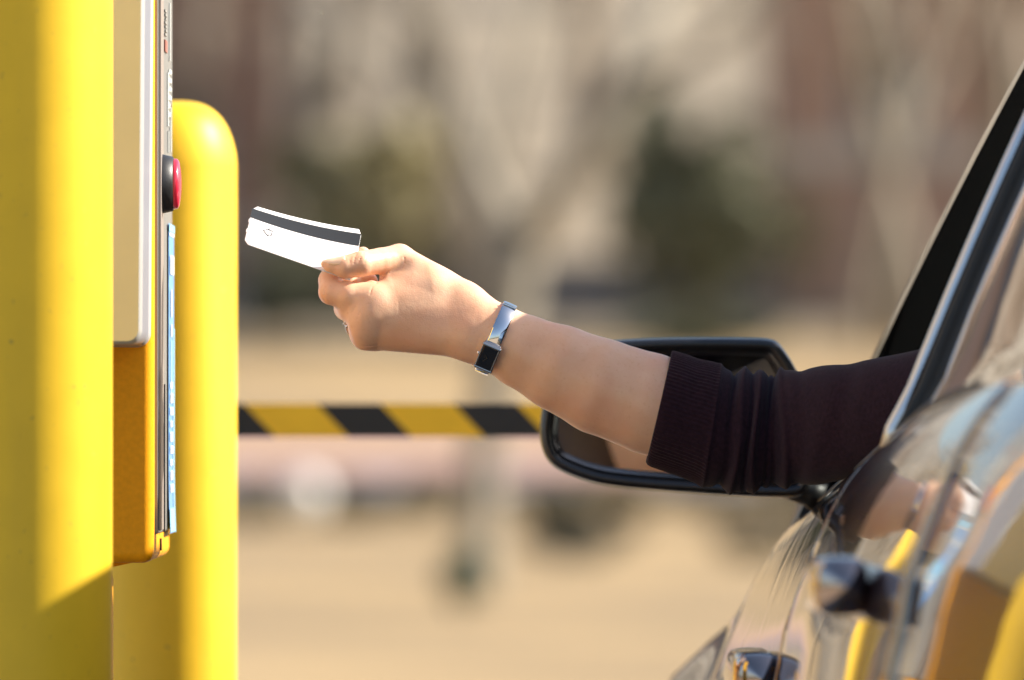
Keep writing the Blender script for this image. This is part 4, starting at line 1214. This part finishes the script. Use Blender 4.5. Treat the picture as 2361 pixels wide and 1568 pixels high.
def bare_tree_mesh(seed, H, r0, spread=.55, levels=4):
    g = random.Random(seed); parts, tips = [], []
    def grow(p, d, L, r, lev):
        q = [p]; cur = p; dd = d
        for k in range(4):
            dd = (dd + Vector((g.uniform(-1, 1), g.uniform(-1, 1), g.uniform(-.3, .7))) * .16).normalized()
            cur = cur + dd * L / 4; q.append(cur)
        parts.append(tube(q, [r * (1 - .11 * k) for k in range(5)], 7 if lev > 2 else 4))
        tips.append((q, r))
        if lev > 0:
            for k in range(3 if lev > 1 else 4):
                b = q[g.choice((2, 3, 4, 4))]
                nd = (dd + Vector((g.uniform(-1, 1), g.uniform(-1, 1), g.uniform(-.1, .8))) * spread * 1.5).normalized()
                grow(b, nd, L * g.uniform(.6, .8), r * .55, lev - 1)
    grow(Vector((0, 0, -.2)), Vector((0, 0, 1)), H * .36, r0, levels)
    trunk = join(parts[:1]); limbs = join(parts[1:])
    V, F = [], []
    gg = np.random.default_rng(seed)
    ends = [q for q, r in tips if r < r0 * .35]
    for q in ends:
        for k in range(14):
            p = np.array(q[gg.integers(1, 5)]) + gg.normal(size=3) * .12
            a = gg.normal(size=3) + np.array((0, 0, .6)); a /= np.linalg.norm(a); b = np.cross(a, gg.normal(size=3)); b /= np.linalg.norm(b)
            L = gg.uniform(.25, .7); w = gg.uniform(.010, .022); j = len(V)
            V += [p - b * w, p + b * w, p + a * L]; F.append((j, j + 1, j + 2))
    return trunk, limbs, (V, F)
def bare_tree_proto(name, label, group, seed, H, r0, mt, mc, loc, levels=4):
    o = bpy.data.objects.new(name, None); COL.objects.link(o); o.location = loc; tag(o, label, 'tree', group)
    t, l, c = bare_tree_mesh(seed, H, r0, levels=levels)
    ch = []
    for nm, (V, F), m in (('trunk', t, mt), ('limbs', l, mt), ('crown', c, mc)):
        x = mesh_obj(nm, V, F, m); x.parent = o; ch.append(x)
    return o, ch

# leafless trees of the far wood: four kinds, copied one by one
GT = 'leafless trees of the blurred far wood'
LT = 'leafless grey brown tree in the blurred wood behind the lawn'
protos = []
spots = []
g = random.Random(5)
for i in range(26):                                  # in view
    y = g.uniform(131, 172); spots.append((g.uniform(-.048, .048) * y, y))
    if spots[-1][0] > 3 and spots[-1][1] < 150: spots[-1] = (spots[-1][0], g.uniform(126, 131.5))
for i in range(46):                                  # beside the view, seen in the car's reflections
    y = g.uniform(70, 175); x = g.choice((-1, -1, 1)) * g.uniform(.06 * y + 3, 85); spots.append((x, y))
for i in range(4):
    x, y = spots[i]
    protos.append(bare_tree_proto('bare_tree', LT, GT, 40 + i, 11 + i, .16 + .03 * i, M_bark if i % 2 else M_bark2, (M_dry, M_dry2, M_rust, M_dry)[i], (x, y, zground(y))))
for i, (x, y) in enumerate(spots[4:]):
    src, ch = protos[(0, 1, 0, 3, 1, 2)[i % 6]]; s = g.uniform(.75, 1.2)
    copies(src, ch, (x, y, zground(y)), g.uniform(0, 6.28), (s, s, s))

# the pale forked tree in the middle
def pale_tree():
    d = 57.0
    o = thing('pale_tree', PW(1105, 1385, d), 'pale barked tree forking into two limbs above the outstretched hand', 'tree')
    w = lambda px, py, dd=0: PW(px, py, d + dd)
    px1 = d * K
    path = [w(1100, 1400), w(1102, 1300), w(1108, 1100), w(1140, 900), w(1175, 720), w(1190, 600), w(1196, 540)]
    V, F = tube(path, [56 * px1, 42 * px1, 42 * px1, 46 * px1, 52 * px1, 58 * px1, 60 * px1], 20); mesh_obj('trunk', V, F, M_pale, o)
    for q, r in (([w(1180, 560), w(1120, 420, .2), w(1070, 300, .3), w(1030, 180, .3), w(985, 20, .2), w(930, -160, 0), w(860, -420, -.4)], (60, 44, 40, 36, 34, 30, 22)),
                 ([w(1205, 570), w(1290, 440, -.2), w(1360, 320, -.3), w(1430, 200, -.3), w(1500, 70, 0), w(1590, -120, .3), w(1690, -380, .5)], (64, 52, 54, 54, 50, 40, 26)),
                 ([w(1430, 200, -.3), w(1560, 150, -.5), w(1700, 60, -.7), w(1850, -120, -.9)], (34, 28, 24, 16)),
                 ([w(1060, 280, .3), w(960, 200, .5), w(850, 130, .8), w(700, 20, 1.)], (24, 20, 18, 12)),
                 ([w(1120, 420, .2), w(1150, 250, .6), w(1200, 60, .9), w(1230, -180, 1.2)], (26, 24, 22, 16))):
        V, F = tube(q, [x * px1 * .70 for x in r], 14); mesh_obj('limb', V, F, M_pale, o)
    gg = np.random.default_rng(3); V, F = [], []
    for k in range(900):
        p = np.array(w(gg.uniform(300, 2100), gg.uniform(-700, 120), gg.uniform(-2, 2)))
        a = gg.normal(size=3); a /= np.linalg.norm(a); b = np.cross(a, gg.normal(size=3)); b /= np.linalg.norm(b); j = len(V)
        L = gg.uniform(.15, .5); V += [p - b * .006, p + b * .006, p + a * L]; F.append((j, j + 1, j + 2))
    mesh_obj('crown', V, F, M_dry2, o)
pale_tree()
# dark green clump at its foot
def place(px, py, d): p = PW(px, py, d); return (p.x, p.y, zground(d))
plant_proto('foot_shrub', 'narrow dark green shrub at the foot of the pale forked tree', 'shrub', None, place(1058, 1400, 52.5), 2200, (.095, .095, .22), .032, M_dgreen, 3, .012, 6)

# shrubs one can tell apart
def shrub(label, px, d, wpx, hpx, lm, seed, n=900, grp=None, name='shrub', taper=0.0):
    s = d * K
    plant_proto(name, label, 'shrub', grp, (( px - 1180.5) * s, d, zground(d)), n, (wpx * s / 2, wpx * s / 2, hpx * s / 2), max(.05, wpx * s * .05), lm, seed, .03, 16 if taper else 9, 1.0, taper)
shrub('tall dark evergreen shrub right of the pale forked tree', 1590, 128, 620, 620, M_ever, 21, 1700, None, 'evergreen_shrub', .75)
shrub('low dark foliage standing in for shade at the foot of the tall evergreen, over the mirror', 1640, 124, 420, 100, M_ever, 22, 1000, None, 'evergreen_shrub')  # dark leaves added in place of the shadow along the wood's foot
shrub('dark evergreen shrub below the held card', 690, 127, 360, 280, M_ever, 23, 900, None, 'evergreen_shrub')
shrub('olive green bush behind the held card', 830, 133, 600, 500, M_olive, 24, 1500, None, 'olive_bush')
shrub('small olive green bush beside the brick building', 1850, 134, 260, 420, M_olive, 27, 800, None, 'olive_bush')
M_olive2 = leafmat('dull olive leaves', (.085, .075, .04), (.155, .135, .08))
for k, (px, wd, ht) in enumerate(((600, 260, 110), (790, 330, 125), (985, 260, 100), (1270, 260, 95), (1460, 300, 110), (1650, 280, 95), (1840, 280, 105))):
    shrub('dull olive bush in the blurred row below the barrier arm and mirror', px, 73.0 + .3 * (k % 3), wd, ht, M_olive2, 50 + k, 1100, 'olive bushes in a row along the far road', 'olive_bush')
shrub('low dark ground shrub on the tan lawn below the mirror', 1350, 65, 330, 78, M_low, 31, 1300, None, 'low_shrub')
shrub('low dark ground shrub on the tan lawn beside the car door', 1760, 65, 270, 78, M_low, 32, 1100, None, 'low_shrub')
# white ball added to stand in for a sun glint beyond the lawn
MKp = PW(705, 1142, 71.5)
mk = thing('glint_stand_in', (MKp.x, MKp.y, zground(71.5)), 'white ball standing in for a sun glint beyond the lawn, a blurred disc under the barrier arm', 'glint stand-in')
V, F = tube([(MKp.x, MKp.y + .02, zground(71.5) - .05), (MKp.x, MKp.y + .02, MKp.z)], .02, 8); mesh_obj('stake', V, F, M_darksteel, mk)
M_glint = mat('glint white', (.62, .62, .60), .3, var=.02, scale=30)
V, F = lathe([(.001, -.135)] + [(.135 * math.cos(a), .135 * math.sin(a)) for a in np.linspace(-1.4, 1.4, 13)] + [(.001, .135)], 24, tuple(MKp), 'Y'); mesh_obj('glint_ball', V, F, M_glint, mk)

# ------------------------------------------------------------------ buildings behind the wood
M_brick = mat('red brick', (.42, .265, .195), .9, scale=3, base2=(.50, .335, .25), bump=.3, bscale=20)
M_stone = mat('pale stone band', (.55, .48, .40), .85, var=.1, scale=3)
M_roof = mat('grey roof', (.16, .15, .15), .8, var=.15, scale=3)
M_pane = mat('window pane', (.10, .13, .17), .06, var=.1, scale=.8, spec=.9)
M_frame = mat('window frame', (.62, .60, .56), .6, var=.05, scale=5)
def building(turn, label, x0, x1, y, z0, H, floors, wx, pitch, wf=.32, whf=.46):
    B = thing('brick_building', ((x0 + x1) / 2, y, z0), label, 'building')
    dpt = 9.0
    nx = max(1, int((x1 - x0) / wx)); fh = H / floors
    ww, wh = wx * .42, fh * whf
    parts, wins = [], []
    # wall built as piers and spandrels round real openings
    def bx(a, b, c, d_, t=.3):
        bm = bmesh.new(); add_box(bm, ((a + b) / 2, y + t / 2, (c + d_) / 2), (b - a, t, d_ - c)); bm.verts.index_update()
        parts.append(([v.co.to_tuple() for v in bm.verts], [tuple(q.index for q in f.verts) for f in bm.faces])); bm.free()
    step = (x1 - x0) / nx
    for f in range(floors):
        zb_ = z0 + f * fh; wz = zb_ + fh * wf
        bx(x0, x1, zb_, wz); bx(x0, x1, wz + wh, zb_ + fh)
        e = x0
        for i in range(nx):
            c = x0 + step * (i + .5); bx(e, c - ww / 2, wz, wz + wh); e = c + ww / 2
            wins.append((c, wz))
        bx(e, x1, wz, wz + wh)
    bm = bmesh.new(); add_box(bm, ((x0 + x1) / 2, y + .3 + dpt / 2, z0 + H / 2), (x1 - x0, dpt - .02, H)); bm.verts.index_update()
    # solid core set behind the openings
    for v in bm.verts: v.co.y = y + .45 if v.co.y < y + 1 else v.co.y
    parts.append(([v.co.to_tuple() for v in bm.verts], [tuple(q.index for q in f.verts) for f in bm.faces])); bm.free()
    V, F = join(parts); mesh_obj('wall', V, F, M_brick, B, False)
    for c, wz in wins:
        bm = bmesh.new()
        for a in (-1, 1): add_box(bm, (c + a * (ww / 2 - .04), y + .16, wz + wh / 2), (.08, .08, wh))
        add_box(bm, (c, y + .16, wz + .04), (ww - .16, .078, .08)); add_box(bm, (c, y + .16, wz + wh - .04), (ww - .16, .078, .08)); add_box(bm, (c, y + .16, wz + wh / 2), (ww - .16, .06, .05))
        w = bm_obj('window', bm, M_frame, B, False)
        bm = bmesh.new(); add_box(bm, (c, y + .19, wz + wh / 2), (ww - .16, .02, wh - .16)); bm_obj('pane', bm, M_pane, w, False)
    box_obj('stone_band', ((x0 + x1) / 2, y - .03, z0 + fh * (wf - .05)), (x1 - x0 + .06, .08, .35), M_stone, B)
    r = [((x0 - .4), y - .5, z0 + H), ((x1 + .4), y - .5, z0 + H), ((x1 + .4), y + dpt + .8, z0 + H), ((x0 - .4), y + dpt + .8, z0 + H), ((x0 - .4), y + dpt / 2, z0 + H + pitch), ((x1 + .4), y + dpt / 2, z0 + H + pitch)]
    mesh_obj('roof', r, [(0, 1, 5, 4), (2, 3, 4, 5), (1, 2, 5), (3, 0, 4), (3, 2, 1, 0)], M_roof, B, False)
    B.rotation_euler = (0, 0, math.radians(turn))
building(0, 'wide red brick building with pale windows behind the wood on the right', 3.2, 19, 134, 1.7, 8.6, 2, 2.6, 2.5, .60, .22)
building(42, 'narrow red brick house behind the wood left of the held card', -5.4, -2.5, 141, 2.4, 6.4, 2, 2.2, 2.0)
building(0, 'long red brick building far off to the left of the wood', -60, -34, 150, 3.4, 8.0, 2, 3.2, 2.5)

# ------------------------------------------------------------------ sky, sun, camera
w = bpy.data.worlds.new('World'); scn.world = w; w.use_nodes = True
nt = w.node_tree; bg = nt.nodes['Background']
sky = nt.nodes.new('ShaderNodeTexSky'); sky.sky_type = 'NISHITA'; sky.sun_disc = False
sky.sun_elevation = SUN_EL; sky.sun_rotation = math.radians(90) - SUN_AZ
sky.air_density = 1.0; sky.dust_density = 2.2
nt.links.new(sky.outputs['Color'], bg.inputs['Color']); bg.inputs['Strength'].default_value = 0.105
L = bpy.data.lights.new('sun', 'SUN'); L.energy = 5.0; L.angle = math.radians(0.53); L.color = (1.0, 0.93, 0.82)
so = bpy.data.objects.new('sun', L); COL.objects.link(so)
so.rotation_euler = SUN.to_track_quat('Z', 'Y').to_euler(); so.location = (30, 5, 30)

cam = bpy.data.cameras.new('camera'); co = bpy.data.objects.new('camera', cam); COL.objects.link(co)
co.location = (0, 0, CAMZ)
co.rotation_euler = (math.radians(90) + math.atan((HOR - 784) * K), 0, 0)
cam.sensor_width = 36; cam.lens = 36 / (2361 * K)
cam.clip_start = .1; cam.clip_end = 2000
cam.dof.use_dof = True; cam.dof.focus_distance = 8.0; cam.dof.aperture_blades = 9
cam.dof.aperture_fstop = cam.lens / 51.0
scn.camera = co
scn.view_settings.view_transform = 'Standard'; scn.view_settings.look = 'None'
scn.view_settings.exposure = 1.08; scn.view_settings.gamma = 1
scn.cycles.use_denoising = True
scn.cycles.max_bounces = 10; scn.cycles.transparent_max_bounces = 12
scn.cycles.sample_clamp_indirect = 8
scn.render.film_transparent = False
